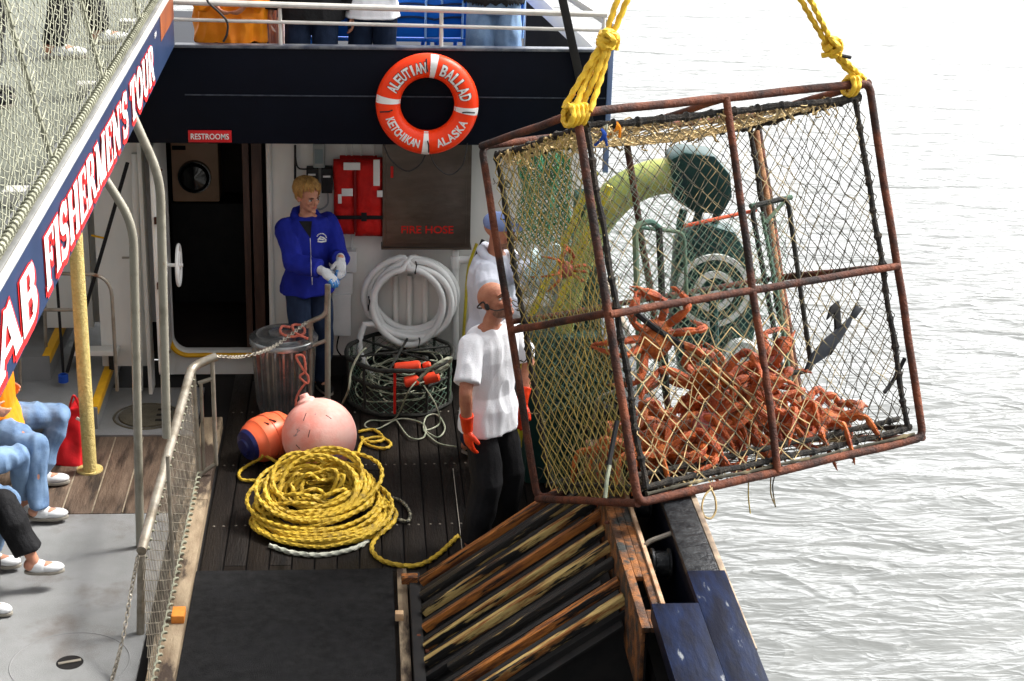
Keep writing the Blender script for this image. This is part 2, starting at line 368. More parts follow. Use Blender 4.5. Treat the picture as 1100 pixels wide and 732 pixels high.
m_buoyo = mat('orange_vinyl_buoy', (.9, .13, .04), (.85, .19, .09), .35, 0, 3, c3=(.35, .1, .08), s3=9, t3=(.68, .72))
m_buoyb = mat('blue_buoy_end', (.012, .016, .09), None, .4)
m_bluescuff = mat('blue_scuff', (.12, .16, .5), (.5, .3, .4), .5, 0, 20, 4, (.4, .6))
m_crab = mat('king_crab_shell', (.5, .13, .02), (.17, .026, .01), .42, 0, 22, 6, (.35, .68), .7, 70, c3=(.1, .02, .012), s3=17, t3=(.55, .75))  # dark blotches put crease shading into the shell colour
m_crableg = mat('king_crab_leg', (.52, .11, .022), (.17, .022, .01), .4, 0, 16, 6, (.35, .7), .7, 90, c3=(.66, .3, .1), s3=11, t3=(.6, .76))
m_crabpurp = mat('king_crab_dark_shell', (.3, .06, .04), (.16, .03, .025), .4, 0, 22, 6, (.35, .68), .8, 70, c3=(.55, .18, .08), s3=14, t3=(.58, .72))
m_hgreen = mat('hydraulic_green', (.010, .040, .037), (.018, .06, .055), .4, .1, 7, 6, (.35, .7), .2, 20, c3=(.015, .03, .05), s3=5, t3=(.58, .7))
m_hgreenw = mat('worn_wheel_face', (.8, .83, .82), (.6, .64, .62), .5, 0, 12, 6)
m_arm = mat('yellow_green_paint', (.40, .46, .13), (.28, .34, .11), .5, 0, 6, 6, (.35, .7), .1, 20, c3=(.46, .42, .12), s3=3, t3=(.5, .7))
m_ygreen = mat('yellow_ladder_paint', (.58, .50, .03), (.4, .33, .03), .5, 0, 6, 6, (.35, .7), c3=(.12, .07, .03), s3=8, t3=(.62, .7))
m_netbag = mat('bright_green_net', (.01, .2, .08), (.02, .12, .06), .7, 0, 12)
m_washer = mat('tan_washer_panel', (.62, .4, .26), (.5, .32, .2), .4, 0, 3)
m_brown = mat('brown_varnished_wood', (.05, .025, .018), (.1, .055, .04), .45, 0, 4, 6, stretch=(4, 4, .5))
m_glass = mat('dark_glass', (.01, .011, .012), None, .06, 0, spec=.8)
m_screen = mat('grey_plastic', (.3, .33, .32), None, .4)
m_redbag = mat('red_shopping_bag', (.62, .012, .018), (.5, .01, .014), .45, 0, 6, bump=.3, bscale=12)
m_fish = mat('dark_bait_skin', (.008, .010, .015), (.02, .025, .034), .4, 0, 9)
m_drum = mat('wire_black', (.01, .011, .01), (.03, .03, .025), .7, 0, 30, bump=.5, bscale=90)
m_float = mat('red_orange_float', (.85, .07, .02), (.7, .05, .02), .5, 0, 10)
m_bluetie = mat('blue_strap', (.01, .06, .35), None, .6)
m_curtain = mat('striped_towel', (.45, .4, .38), None, .9)
# ------------------------------------------------------------------ water and decks (the setting)
WZ = -1.5
def water_mat():
    m = bpy.data.materials.new('silty_sea'); m.use_nodes = True; t = m.node_tree; n = t.nodes; l = t.links; b = n['Principled BSDF']
    b.inputs['Base Color'].default_value = (.125, .13, .125, 1); b.inputs['Roughness'].default_value = .2; b.inputs['IOR'].default_value = 1.33; b.inputs['Specular IOR Level'].default_value = .75
    tc = n.new('ShaderNodeTexCoord'); prev = None
    for sc, st, rot, dist in ((.45, (1, 2.2, 1), .5, .075), (1.3, (1, 2.4, 1), -.3, .028), (3.0, (1, 2.8, 1), .25, .0105), (8, (1, 2.4, 1), -.1, .0022)):
        mp = n.new('ShaderNodeMapping'); mp.inputs['Scale'].default_value = st; mp.inputs['Rotation'].default_value = (0, 0, rot); l.new(tc.outputs['Object'], mp.inputs[0])
        q = n.new('ShaderNodeTexNoise'); q.inputs['Scale'].default_value = sc; q.inputs['Detail'].default_value = 1.5; q.inputs['Distortion'].default_value = .9; l.new(mp.outputs[0], q.inputs['Vector'])
        r = n.new('ShaderNodeMath'); r.operation = 'MULTIPLY_ADD'; r.inputs[1].default_value = 2; r.inputs[2].default_value = -1; l.new(q.outputs[0], r.inputs[0])
        a = n.new('ShaderNodeMath'); a.operation = 'ABSOLUTE'; l.new(r.outputs[0], a.inputs[0])
        bp = n.new('ShaderNodeBump'); bp.inputs['Strength'].default_value = 1; bp.inputs['Distance'].default_value = dist; bp.invert = True
        l.new(a.outputs[0], bp.inputs['Height'])
        if prev: l.new(prev.outputs[0], bp.inputs['Normal'])
        prev = bp
    l.new(prev.outputs[0], b.inputs['Normal']); return m
m_water = water_mat()
struct(MB().add([(-600, -300, WZ), (600, -300, WZ), (600, 900, WZ), (-600, 900, WZ)], [(0, 1, 2, 3)]).build('water', m_water, None, False))
# deck sub-sheet and boards
struct(MB().span((-5, 3, -.12), (1.6, 13.6, -.022)).build('deck_underlay', m_gap, None, False))
d = MB(); x = -1.02; rnd = random.Random(3)
while x < 1.58:
    y = 3.0
    while y < 13.5:
        L = rnd.choice([2.4, 3.1, 3.8, 4.6]); y2 = min(y + L, 13.5); dz = rnd.uniform(-.0015, .0015)
        d.span((x, y, -.02), (x + .132, y2 - .006, dz)); y = y2
    x += .142
struct(d.build('work_deck', m_plank, None, True, .003))
db = MB()
for y_ in (9.6, 10.55, 11.5, 12.45):
    x_ = -1.02
    while x_ < 1.5:
        for o_ in (.035, .097): db.lathe((x_ + o_, y_ + .01 * math.sin(x_ * 40), .0005), [(0, .0025), (.007, .0022), (.009, 0)], 8)
        x_ += .142
struct(db.build('deck_fasteners', mat('fastener_grey', (.2, .18, .15), None, .4, .5)))
d = MB(); x = -4.4
while x < -1.3:
    d.span((x, 10.76, -.02), (x + .19, 12.02, 0)); x += .2
struct(d.build('passenger_deck', m_plank2, None, True, .003))
d = MB(); x = -4.4
while x < -1.5: d.span((x + .1915, 10.77, -.02), (x + .1985, 12.01, .0015)); x += .2
struct(d.build('deck_seams', m_caulk, None, False))
struct(MB().span((-5, 3, -.02), (-1.27, 10.74, .006)).build('grey_floor', m_grey, None, True, .004))
struct(MB().span((-1.98, 12.04, -.02), (-1.24, 12.95, .004)).build('grey_landing', m_grey, None, True, .004))
# raised steps with yellow nosings on the passenger side
for k, (x1, z, ya) in enumerate(((-1.95, .17, 12.15), (-2.37, .36, 12.7), (-2.8, .55, 12.9))):
    struct(MB().span((-5, ya, -.02), (x1, 14.5, z)).build('step', m_grey, None, True, .006))
    struct(MB().span((x1 - .055, ya + .02, z - .06), (x1 + .004, 14.4, z + .006)).build('step_nosing', m_yellow, None, True, .004))
# round inspection cover
t = thing('deck_hatch', 'oval bronze inspection cover set in the grey landing with three grip holes', 'hatch', (-1.62, 12.38, .004))
c = MB(); c.lathe((-1.62, 12.38, .004), [(.0, .012), (.205, .012), (.21, .008), (.21, 0), (.235, 0), (.238, .007), (.25, .006), (.255, 0)], 40)
c.build('cover_plate', mat('bronze_plate', (.17, .15, .10), (.10, .09, .065), .45, .6, 12, 6, bump=1, bscale=160), t)
for yy in (-.1, 0, .1): MB().box((-1.50, 12.38 + yy, .017), (.1, .035, .003)).build('grip_hole', m_gap, t, False)
# recessed ring and slot in the grey floor
pc = P(75, 712, 2, .006)
t = thing('floor_socket', 'flush round plate with a dark slotted pull hole in the grey floor', 'deck fitting', pc)
g = MB(); 
for rr in (.33,): g.lathe(pc, [(rr - .004, .001), (rr - .002, .003), (rr + .002, .003), (rr + .004, .001)], 64)
g.build('plate_rim', mat('rim_grey', (.2, .2, .2)), t)
g = MB(); g.lathe(pc, [(.0, .0015), (.066, .0015), (.068, .003), (.074, .003), (.076, .0005)], 32); g.build('pull_recess', m_gap, t)
MB().beam(pc + V(-.06, -.02, .006), pc + V(.06, .02, .006), .022, .006).build('pull_bar', m_galv, t, True, .001)
# timber kerb
k = MB(); y = 3.
while y < 12.2: k.span((-1.2, y, -.02), (-1.045, min(y + 2.6, 12.2) - .004, .075)); y += 2.6
tag(k.build('timber_kerb', m_kerb, None, True, .006), 'pale worn timber kerb under the netted railing, dark in patches', 'kerb')
k = MB().box(P(192, 664, 2, .08) + V(0, 0, .02), (.075, .12, .05)); tag(k.build('wood_block', m_orangewood, None, True, .006), 'small orange block sitting on the timber kerb beside the carpet', 'block')
# carpet runner
tl = P(211, 613, 2, .02); tr = P(422, 613, 2, .02)
c = MB(); nx, ny = 24, 50; xs = [tl.x + (tr.x - tl.x) * i / nx for i in range(nx + 1)]; ys = [9.9 - i * .11 for i in range(ny + 1)]
def cz(x, y): return .018 + .004 * noise.noise(V(x * 3, y * 2, 0))
vs = [(x + (.01 * noise.noise(V(0, y * 4, 3)) if i in (0, nx) else 0), y + .008 * noise.noise(V(x * 5, 1, 0)), cz(x, y)) for y in ys for i, x in enumerate(xs)]
fs = [(j * (nx + 1) + i, (j + 1) * (nx + 1) + i, (j + 1) * (nx + 1) + i + 1, j * (nx + 1) + i + 1) for j in range(ny) for i in range(nx)]
c.add(vs, fs)
me = evalmesh(c.mesh('c', V(0, 0, 0), True), [('SOLIDIFY', dict(thickness=.014, offset=-1))], 'carpet_runner')
tag(link(me, 'carpet_runner', m_carpet), 'dark charcoal carpet runner lying on the work deck by the kerb', 'carpet')
t = thing('deck_strip', 'narrow worn wooden batten along the right edge of the carpet with a pale catch', 'batten', (.235, 8, 0))
MB().span((.2, 6, -.0), (.26, 9.85, .045)).build('batten', m_kerb, t, True, .004)
MB().box(P(429, 664, 2, .05) + V(0, 0, .015), (.05, .05, .05)).build('latch', mat('pale_wood', (.6, .42, .25), (.5, .3, .16), .6, 0, 14), t, True, .006)
tag(MB().span(P(487, 505, 2, .003), P(497, 600, 2, .003) + V(0, 0, .012)).build('metal_strip', mat('pale_strip', (.45, .42, .36), (.3, .28, .24), .5, .2, 90), None, False), 'pale metal strip running along the deck beside the bearded man', 'metal strip')

# ------------------------------------------------------------------ deckhouse
WY = 13.23
H = thing('deckhouse', 'white deckhouse wall with a dark rounded doorway under the navy overhang', 'deckhouse', (0, WY, 0))
wl = MB()
dx0, dx1, dzb = -1.5, -.74, .2
# wall with rounded opening: grid of the outline as prism ring around the doorway
def rr(x0, x1, z0, z1, r, n=6, off=0.):
    pts = []
    for cx_, cz_, a0 in ((x1 - r, z1 - r, 0), (x0 + r, z1 - r, 90), (x0 + r, z0 + r, 180), (x1 - r, z0 + r, 270)):
        for i in range(n + 1):
            a = math.radians(a0 + 90 * i / n); pts.append((cx_ + (r + off) * math.cos(a), cz_ + (r + off) * math.sin(a)))
    return pts
wl.span((dx1, WY, .16), (1.72, WY + .08, 2.12))
wl.span((-1.62, WY, 0), (dx0, WY + .08, 2.12))
wl.span((dx0, WY + .002, 0), (dx1, WY + .078, dzb))
for sx, cx_ in ((1, dx0), (-1, dx1)):   # rounded lower corners
    cc = (cx_ + sx * .12, dzb + .12); poly = [V(cx_ - sx * .001, WY + .003, dzb - .001)]
    for i in range(7):
        a = math.radians(i * 15); poly.append(V(cc[0] - sx * .12 * math.cos(a), WY + .003, cc[1] - .12 * math.sin(a)))
    wl.prism(poly, (0, .07, 0))
wl.span((dx1 + .001, WY - .05, -.02), (1.715, WY + .07, .159)) if False else None
wl.build('wall', m_white, H, True, .003)
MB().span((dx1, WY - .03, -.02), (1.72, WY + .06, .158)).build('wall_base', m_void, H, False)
fr = [V(x, WY - .012, z) for x, z in rr(dx0 - .02, dx1 + .02, dzb - .02, 2.35, .15) if z < 2.08]
a = [V(dx0 - .02, WY - .012, 2.1)] + [V(dx0 - .02 + .14 - .14 * math.cos(math.radians(q)), WY - .012, dzb + .12 - .14 * math.sin(math.radians(q))) for q in range(0, 91, 10)]
b = [V(dx1 + .02 - .14 + .14 * math.cos(math.radians(q)), WY - .012, dzb + .12 - .14 * math.sin(math.radians(q))) for q in range(90, -1, -10)] + [V(dx1 + .02, WY - .012, 2.1)]
MB().tube(resample(a + b, .03), .022, 8, ell=(1, 1)).build('door_frame', m_white, H)
lo = [p + V(0, -.03, 0) for p in a + b if p.z < dzb + .16]
MB().tube(lo, .02, 8).build('yellow_sill', m_yellow, H)
# interior room
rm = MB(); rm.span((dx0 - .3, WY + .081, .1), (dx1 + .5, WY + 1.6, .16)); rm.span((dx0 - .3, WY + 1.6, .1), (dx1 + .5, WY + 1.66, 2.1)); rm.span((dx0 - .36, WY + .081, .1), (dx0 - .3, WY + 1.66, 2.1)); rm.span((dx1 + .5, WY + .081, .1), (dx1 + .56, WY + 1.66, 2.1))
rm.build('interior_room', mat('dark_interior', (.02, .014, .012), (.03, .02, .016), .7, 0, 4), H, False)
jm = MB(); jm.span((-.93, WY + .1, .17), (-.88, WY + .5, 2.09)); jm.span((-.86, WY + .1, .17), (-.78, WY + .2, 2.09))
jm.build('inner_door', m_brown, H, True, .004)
# open steel door seen edge on, with its hand wheel
D = thing('steel_door', 'open white steel door seen edge-on with round handwheel, rust at its dogs', 'door', (-1.5, 12.9, .2))
dd = MB(); dd.span((-1.535, 12.5, .3), (-1.50, 13.2, 2.05)); DLF = dd.build('door_leaf', m_white, D, True, .012)
for z in (.5, 1.0, 1.5, 1.9):
    dg_ = MB(); dg_.box((-1.49, 12.49, z), (.05, .03, .05)); dg_.tube([(-1.49, 12.47, z + .02), (-1.44, 12.46, z - .02)], .012, 8)
    dg_.build('door_dog', m_rust, DLF, True, .003)
wc = P(192, 285, 0, -1.36)
h = MB(); pts = [wc + V(0, .15 * math.cos(q), .15 * math.sin(q)) for q in [i * 2 * math.pi / 40 for i in range(40)]]; h.tube(pts, .012, 8, True)
for q in range(3):
    a_ = math.radians(30 + 60 * q); h.tube([wc + V(0, .15 * math.cos(a_), .15 * math.sin(a_)), wc - V(0, .15 * math.cos(a_), .15 * math.sin(a_))], .007, 6)
h.tube([wc + V(.03, 0, 0), wc + V(-.15, 0, 0)], .014, 8); hw = h.build('handwheel', m_whiteclean, DLF)
h = MB(); w2 = wc + V(-.1, 0, 0); h.tube([w2 + V(0, .1 * math.cos(q), .1 * math.sin(q)) for q in [i * 2 * math.pi / 30 for i in range(30)]], .012, 8, True); h.build('gasket_ring', m_white, DLF)
# washer seen through the doorway
yb = WY + 1.2
wa, wb = P(183, 150, 1, yb), P(236, 217, 1, yb)
W_ = thing('washing_machine', 'tan front-loading washing machine with a round black door inside the doorway', 'washing machine', ((wa.x + wb.x) / 2, yb + .2, wb.z))
MB().span((wa.x, yb, wb.z), (wb.x, yb + .35, wa.z + .15)).build('cabinet', m_washer, W_, True, .01)
wc = P(209, 190, 1, yb - .01)
MB().lathe(wc, [(0, .055), (.1, .05), (.125, .03), (.135, .03), (.14, 0), (.14, -.01)], 40, (0, -1, 0)).build('porthole_door', m_glass, W_)
MB().box(P(192, 159, 1, yb - .005), (.11, .008, .035)).build('control_panel', m_strap, W_, False)
MB().span((wa.x - .02, yb + .02, .17), (wb.x + .35, yb + .36, wb.z - .02)).build('lower_cabinet', m_void, W_, True, .01)
# port side: white partition panels behind the pipes
pt = MB(); pt.span((-2.02, 12.97, .175), (-1.66, 13.02, 2.1)); pt.span((-1.655, 12.80, 0.006), (-1.625, 13.0, 2.1)); pt.span((-5, 13.62, .3), (-1.62, 13.7, 2.1)); pt.span((-2.5, 13.3, .37), (-2.12, 13.34, 1.35))
tag(pt.build('partition_wall', m_white, None, True, .006), 'white partition panels behind the yellow post and bent pipes', 'wall')
bx = thing('low_shelf', 'low white bracket shelf at the foot of the partition behind the yellow post', 'shelf', (-2.1, 12.9, .3))
MB().span((-2.22, 12.84, .31), (-1.88, 12.96, .35)).build('shelf_board', m_white, bx, True, .004)
q = MB(); q.span((-2.18, 12.9, .17), (-2.14, 12.95, .31)); q.span((-1.96, 12.9, .17), (-1.92, 12.95, .31)); q.build('bracket', m_void, bx, False)

# ------------------------------------------------------------------ upper deck
BY = 12.4; bz0, bz1 = 2.13, 2.785
U = thing('upper_deck', 'dark navy upper deck bulwark spanning above the doorway, with rust flecks', 'upper deck', (0, BY, 2.1))
MB().span((-2.1, BY, bz0 - .03), (1.735, BY + .05, bz1)).build('bulwark_plate', m_navy, U, True, .006)
q = MB(); q.span((-1.25, BY - .008, 2.448), (1.73, BY - .0005, 2.456)); q.build('weld_seam', mat('seam_grey', (.06, .07, .09), (.02, .025, .04), .5, 0, 20), U, False)
MB().span((-1.31, BY - .02, bz1 + .001), (1.745, BY + .07, bz1 + .022)).build('cap_rail', mat('worn_navy_edge', (.06, .07, .1), (.22, .23, .24), .4, .2, 7, 6, (.4, .7)), U, True, .006)
MB().span((1.737, BY - .006, 1.9), (1.775, BY + .06, bz1 + .02)).build('corner_post', mat('blue_grey_edge', (.16, .22, .36), (.1, .15, .28), .4, 0, 6), U, True, .006)
MB().span((-4.6, BY + .051, 2.102), (1.73, 17.5, 2.11)).build('deck_plate', m_navy, U, False)
q = MB(); q.span((-4.6, 10.2, 2.75), (-1.37, BY + .05, 2.79)); 
for s in range(1): pass
R_ = thing('upper_guardrail', 'two-bar white guardrail across the upper deck with a dark hose draped over it', 'railing', (0, BY + .03, bz1))
zt = 3.07; zm = 2.945
a_, b_ = P(186, 2, 1, BY + .03), P(652, 16, 1, BY + .03); a2, b2 = P(186, 21, 1, BY + .03), P(652, 33, 1, BY + .03)
MB().tube([a_, b_], .022, 10).build('top_rail', m_alum, R_); MB().tube([a2, b2], .013, 10).build('middle_rail', m_alum, R_)
for px in (301, 474, 648):
    p = P(px, 30, 1, BY + .045); MB().tube([V(p.x, BY + .035, bz1 + .02), V(p.x + .0, BY + .035, 3.06)], .014, 8).build('stanchion', m_alum, R_)
# dark flat bar crossing the bulwark at the right, part of the crane stay
t = MB(); t.beam(P(603, -6, 1, BY - .05), P(634, 135, 1, BY - .05), .06, .02, (0, 1, 0)); tag(t.build('stay_bar', m_void, None, True, .004), 'black flat stay bar slanting down across the navy bulwark by the yellow rope', 'bar')
# pink mark
q = MB(); c0 = P(617, 96, 1, BY - .004)
q.tube(bent([c0 + V(.03, 0, .03), c0 + V(0, 0, .035), c0 + V(-.005, 0, -.04), c0 + V(.03, 0, -.045)], .01), .004, 6); tag(q.build('painted_mark', mat('faded_pink_paint', (.4, .16, .13)), U), None)
# cable over the rail
q = MB().tube(spline([P(222, -4, 1, BY), P(224, 3, 1, BY - .02), P(236, 14, 1, BY - .03), P(244, 24, 1, BY - .03), P(244, 36, 1, BY - .03), P(240, 45, 1, BY - .025)], 8), .008, 8)
tag(q.build('black_cable', m_black), 'black cable looped over the upper guardrail in front of the orange jacket', 'cable')
q = MB().tube(spline([P(412, 155, 1, BY - .01), P(420, 172, 1, BY - .03), P(437, 184, 1, BY - .03), P(452, 176, 1, BY - .03), P(459, 160, 1, BY - .07)], 8), .005, 6)
q.tube(spline([P(460, 160, 1, BY - .07), P(468, 178, 1, BY - .03), P(483, 188, 1, BY - .03), P(497, 177, 1, BY - .03), P(502, 154, 1, BY - .01)], 8), .005, 6)
tag(q.build('hanging_line', m_black), 'thin black lines looping below the orange lifebuoy', 'rope')
# stairs/ladder stringers beyond the upper rail at right
t = thing('upper_stair', 'white handrails and stair stringer sloping behind the right end of the upper guardrail', 'stair', (1.2, 13.6, 2.11))
MB().beam(P(566, -8, 1, 13.6), P(640, 62, 1, 13.6), .04, .1).build('stringer', m_whiteclean, t, True, .005)
MB().beam(P(600, -10, 1, 13.65), P(660, 30, 1, 13.65), .03, .05).build('handrail', m_alum, t, True, .005)
MB().prism([P(563, -10, 1, 13.8), P(563, 60, 1, 13.8), P(640, 62, 1, 13.8), P(572, -10, 1, 13.8)], (0, .05, 0)).build('side_panel', m_void, t, False)
MB().span(P(563, 60, 1, 13.2), P(566, -30, 1, 13.23)).build('post', m_alum, t, False)
# navy locker behind the orange jacket, towel beside it
xa, xb = P(196, 30, 1, 13.6), P(290, 30, 1, 13.6)
tag(MB().span((xa.x + .35, 13.5, 2.11), (xb.x, 13.7, 3.6)).build('navy_locker', mat('navy_panel', (.015, .03, .09)), None, True, .01), 'navy locker behind the orange jacket on the upper deck', 'locker')
q = MB()
xc = P(290, 30, 1, 13.3); xd = P(306, 30, 1, 13.3)
for i in range(7):
    x0 = xc.x + (xd.x - xc.x) * i / 7; q.tube([(x0, 13.3, 2.6), (x0, 13.3, 3.5)], (xd.x - xc.x) / 9, 8)
tag(q.build('hanging_towel', mat('striped', (.5, .42, .38), (.25, .12, .1), .9, 0, 9, stretch=(5, 1, .1))), 'pale striped towel hanging between the orange jacket and the black-clad passenger', 'towel')

# ------------------------------------------------------------------ side walkway and its lettered fascia
SX = -1.3
G = thing('side_walkway', 'raised walkway of pale grey plating running along the left above the lettered board', 'walkway', (-1.9, 8, 3.1))
MB().span((-4.6, 2, 3.06), (-1.42, 12.35, 3.12)).build('deck_plate', mat('pale_plating', (.15, .16, .125), (.08, .085, .065), .6, 0, 4, 8, bump=.3, bscale=60), G, False)
MB().span((-1.42, 2, 3.0), (-1.325, 12.35, 3.2)).build('edge_gutter', mat('gutter_grey', (.10, .10, .095), (.2, .2, .19), .5, .3, 3, 8), G, True, .01)
for y in (7.35, 9.4, 11.2): MB().span((-1.52, y, 3.12), (-1.335, y + .1, 3.19)).build('bracket_plate', m_alum, G, True, .005)
B_ = thing('lettered_board', "navy board lettered AB FISHERMEN'S TOUR in white and red along the walkway edge", 'sign', (SX, 9, 2.8))
zb, ztp = 2.815, 3.175
MB().span((SX - .02, 4, zb), (SX, 12.32, ztp)).build('board', m_signnavy, B_, False)
MB().span((SX - .024, 4, ztp + .001), (SX + .006, 12.32, ztp + .018)).build('top_edge', m_alum, B_, True, .003)
op = MB(); op.span((SX + .0005, 11.5, zb + .19), (SX + .003, 12.32, ztp)); op.build('orange_patch', mat('orange_brown_patch', (.28, .08, .025), (.12, .035, .02), .5, 0, 3, 2, (.3, .7)), B_, False)
# slab-serif glyphs: strokes (polyline, halfwidth); serif bars added as short wide strokes
def arc(cx_, cy_, rx, ry, a0, a1, n=10): return [(cx_ + rx * math.cos(math.radians(a0 + (a1 - a0) * i / n)), cy_ + ry * math.sin(math.radians(a0 + (a1 - a0) * i / n))) for i in range(n + 1)]
sT = .13; tT = .075; sr = .045
def sf(x, y, w=.17): return ([(x - w, y), (x + w, y)], sr)
GL = {
 'A': (.95, [([(.12, .04), (.45, .97)], tT), ([(.83, .04), (.5, .97)], sT * .95), ([(.26, .32), (.7, .32)], .06), sf(.13, .045, .14), sf(.83, .045, .16)]),
 'B': (.8, [([(.22, 0), (.22, 1)], sT), ([(.1, .955), (.45, .955)] + arc(.47, .75, .17, .205, 90, -90) + [(.3, .545)], .06), ([(.3, .52)] + [(.47, .52)] + arc(.5, .285, .19, .235, 90, -90) + [(.1, .05)], .065), (arc(.48, .75, .14, .2, 60, -60), .1), (arc(.52, .285, .15, .22, 60, -60), .1)]),
 'C': (.85, [(arc(.45, .5, .33, .44, 50, 310, 18), .1), ([(.68, .65), (.68, .95)], .05)]),
 'R': (.88, [([(.22, 0), (.22, 1)], sT), ([(.08, .955), (.45, .955)] + arc(.48, .73, .18, .22, 90, -90) + [(.3, .5)], .06), (arc(.5, .73, .15, .21, 60, -60), .1), ([(.45, .5), (.62, .3), (.72, .05)], .11), sf(.22, .045), sf(.76, .045, .1)]),
 'F': (.75, [([(.22, 0), (.22, 1)], sT), ([(.08, .95), (.7, .95)], .05), ([(.68, 1), (.68, .72)], .045), ([(.3, .52), (.5, .52)], .05), ([(.52, .65), (.52, .38)], .04), sf(.22, .045)]),
 'I': (.45, [([(.22, 0), (.22, 1)], sT), sf(.22, .045), sf(.22, .955)]),
 'S': (.72, [([(.6, .72)] + arc(.36, .73, .22, .215, 40, 270, 14) + arc(.36, .28, .25, .235, 90, -140, 16), .095), ([(.6, .7), (.6, 1)], .035), ([(.09, 0), (.09, .3)], .035)]),
 'H': (.95, [([(.22, 0), (.22, 1)], sT), ([(.74, 0), (.74, 1)], sT), ([(.25, .5), (.72, .5)], .05), sf(.22, .045), sf(.22, .955), sf(.74, .045), sf(.74, .955)]),
 'E': (.78, [([(.22, 0), (.22, 1)], sT), ([(.08, .955), (.68, .955)], .045), ([(.08, .045), (.7, .045)], .045), ([(.66, 1), (.66, .72)], .04), ([(.7, 0), (.7, .3)], .04), ([(.3, .52), (.5, .52)], .045), ([(.52, .66), (.52, .38)], .035)]),
 'M': (1.15, [([(.2, 0), (.2, 1)], .06), ([(.22, .97), (.56, .05)], sT), ([(.56, .05), (.88, .97)], .06), ([(.92, 0), (.92, 1)], sT), sf(.2, .045, .13), sf(.92, .045), sf(.14, .955, .12), sf(.98, .955, .12)]),
 'N': (.98, [([(.2, 0), (.2, 1)], .06), ([(.2, .97), (.76, .05)], sT), ([(.78, 0), (.78, 1)], .06), sf(.2, .045, .13), sf(.12, .955, .12), sf(.78, .955, .14)]),
 "'": (.3, [([(.14, .72), (.16, .98)], .07)]),
 'T': (.8, [([(.4, 0), (.4, 1)], sT), ([(.05, .955), (.75, .955)], .05), ([(.09, 1), (.09, .7)], .045), ([(.71, 1), (.71, .7)], .045), sf(.4, .045)]),
 'O': (.88, [(arc(.44, .5, .3, .42, 0, 360, 24), .115)]),
 'U': (.92, [([(.22, 1), (.22, .35)] + arc(.47, .32, .25, .26, 180, 360, 12) + [(.72, .35), (.72, 1)], .09), ([(.22, 1), (.22, .4)], sT), sf(.22, .955), sf(.72, .955, .14)]),
 ' ': (.4, [])}
def glyphs(mb, txt, y0, y1, z0, z1, off, grow=0., dy=0., dz=0.):
    tot = sum(GL[c][0] for c in txt); sy = (y1 - y0) / tot; sz = z1 - z0; cur = y0; k = 0
    for c in txt:
        wd, st = GL[c]
        for pts, hw in st:
            k += 1; e = off + .00025 * (k % 9)
            hw2 = hw + grow; pts = [Vector((p[0], p[1], 0)) for p in pts]
            if len(pts) == 2: 
                dd = (pts[1] - pts[0]).normalized() * grow; pts = [pts[0] - dd, pts[1] + dd]
            vs = []; n = len(pts)
            for i, p in enumerate(pts):
                t = (pts[min(i + 1, n - 1)] - pts[max(i - 1, 0)]).normalized(); nn = Vector((-t.y, t.x, 0))
                for s in (1, -1):
                    q = p + nn * hw2 * s; vs.append((SX + e, cur + q.x * sy + dy, z0 + q.y * sz + dz))
            mb.add(vs, [(2 * i, 2 * i + 1, 2 * i + 3, 2 * i + 2) for i in range(n - 1)])
        cur += wd * sy
def Yo(px, py): return P(px, py, 0, SX)[1]
words = [("CR", 4.7, 5.9), ("AB", Yo(-8, 370) , Yo(37, 300)), ("FISHERMEN'S", Yo(44, 262), Yo(136, 128)), ("TOUR", Yo(139, 126), Yo(164, 72))]
lz = zb + .055; lz2 = ztp - .075
for tx, y0, y1 in words:
    lw = MB(); lr = MB(); glyphs(lw, tx, y0, y1, lz, lz2, .009); glyphs(lr, tx, y0, y1, lz, lz2, .0025, .055, .015, -.012); glyphs(lr, tx, y0, y1, lz, lz2, .005, .03, .035, -.03)
    lw.build('white_lettering', m_signwhite, B_, False); lr.build('red_lettering', m_signred, B_, False)
sm = MB(); text_mb(sm, 'SM', V(SX, Yo(166, 60), ztp - .08), (0, 1, 0), (0, 0, 1), .035, .1, .006, .02); sm.build('service_mark', m_signwhite, B_, False)

# netted fence above the walkway edge
m_post = mat('flat_grey_post', (.46, .44, .42), (.36, .34, .32), .5, .1, 6, c3=(.2, .1, .05), s3=4, t3=(.6, .7))
FN = thing('walkway_fence', 'netted fence of leaning flat posts above the lettered board', 'fence', (-1.38, 8, 3.15))
lean = V(-.22, 0, 1.0); fz = 3.24; FX = -1.37
posts = [(58, 184), (112, 98), (152, 44), (-12, 306)]
py_ = []
for px, py in posts:
    b = P(px, py, 0, FX); b = V(FX, b.y, fz - .06); py_.append(b.y)
    MB().beam(b, b + lean * 1.5, .062, .014, (1, 0, 0)).build('post', m_post, FN, True, .003)
py_.sort()
rr_ = MB(); rr_.tube(resample([(FX + .015, 3, fz - .01), (FX + .015, 12.25, fz - .01)], .06), .016, 8)
y = 5.
while y < 12.2: rr_.tube([V(FX + .015, y, fz - .01) + V(.02 * math.cos(q), .02 * q / 3, .02 * math.sin(q)) for q in [i * .7 for i in range(10)]], .005, 5); y += .055
rr_.build('lashed_foot_rope', m_netwhite, FN)
for yy in py_:
    ed = MB(); b = V(FX, yy, fz); pts = [b + lean * (1.4 * i / 30) + V(0, -.045 + .006 * math.sin(i), 0) for i in range(31)]; ed.tube(pts, .011, 6)
    for i in range(24): 
        p = b + lean * (1.4 * i / 24); ed.tube([p + V(.014, -.065, .0), p + V(.016, -.02, .014), p + V(.014, .03, .02)], .004, 5)
    ed.build('lashing_rope', m_netwhite, FN)
rnd = random.Random(5)
ys = [4.6] + py_ + [12.3]
nb = MB()
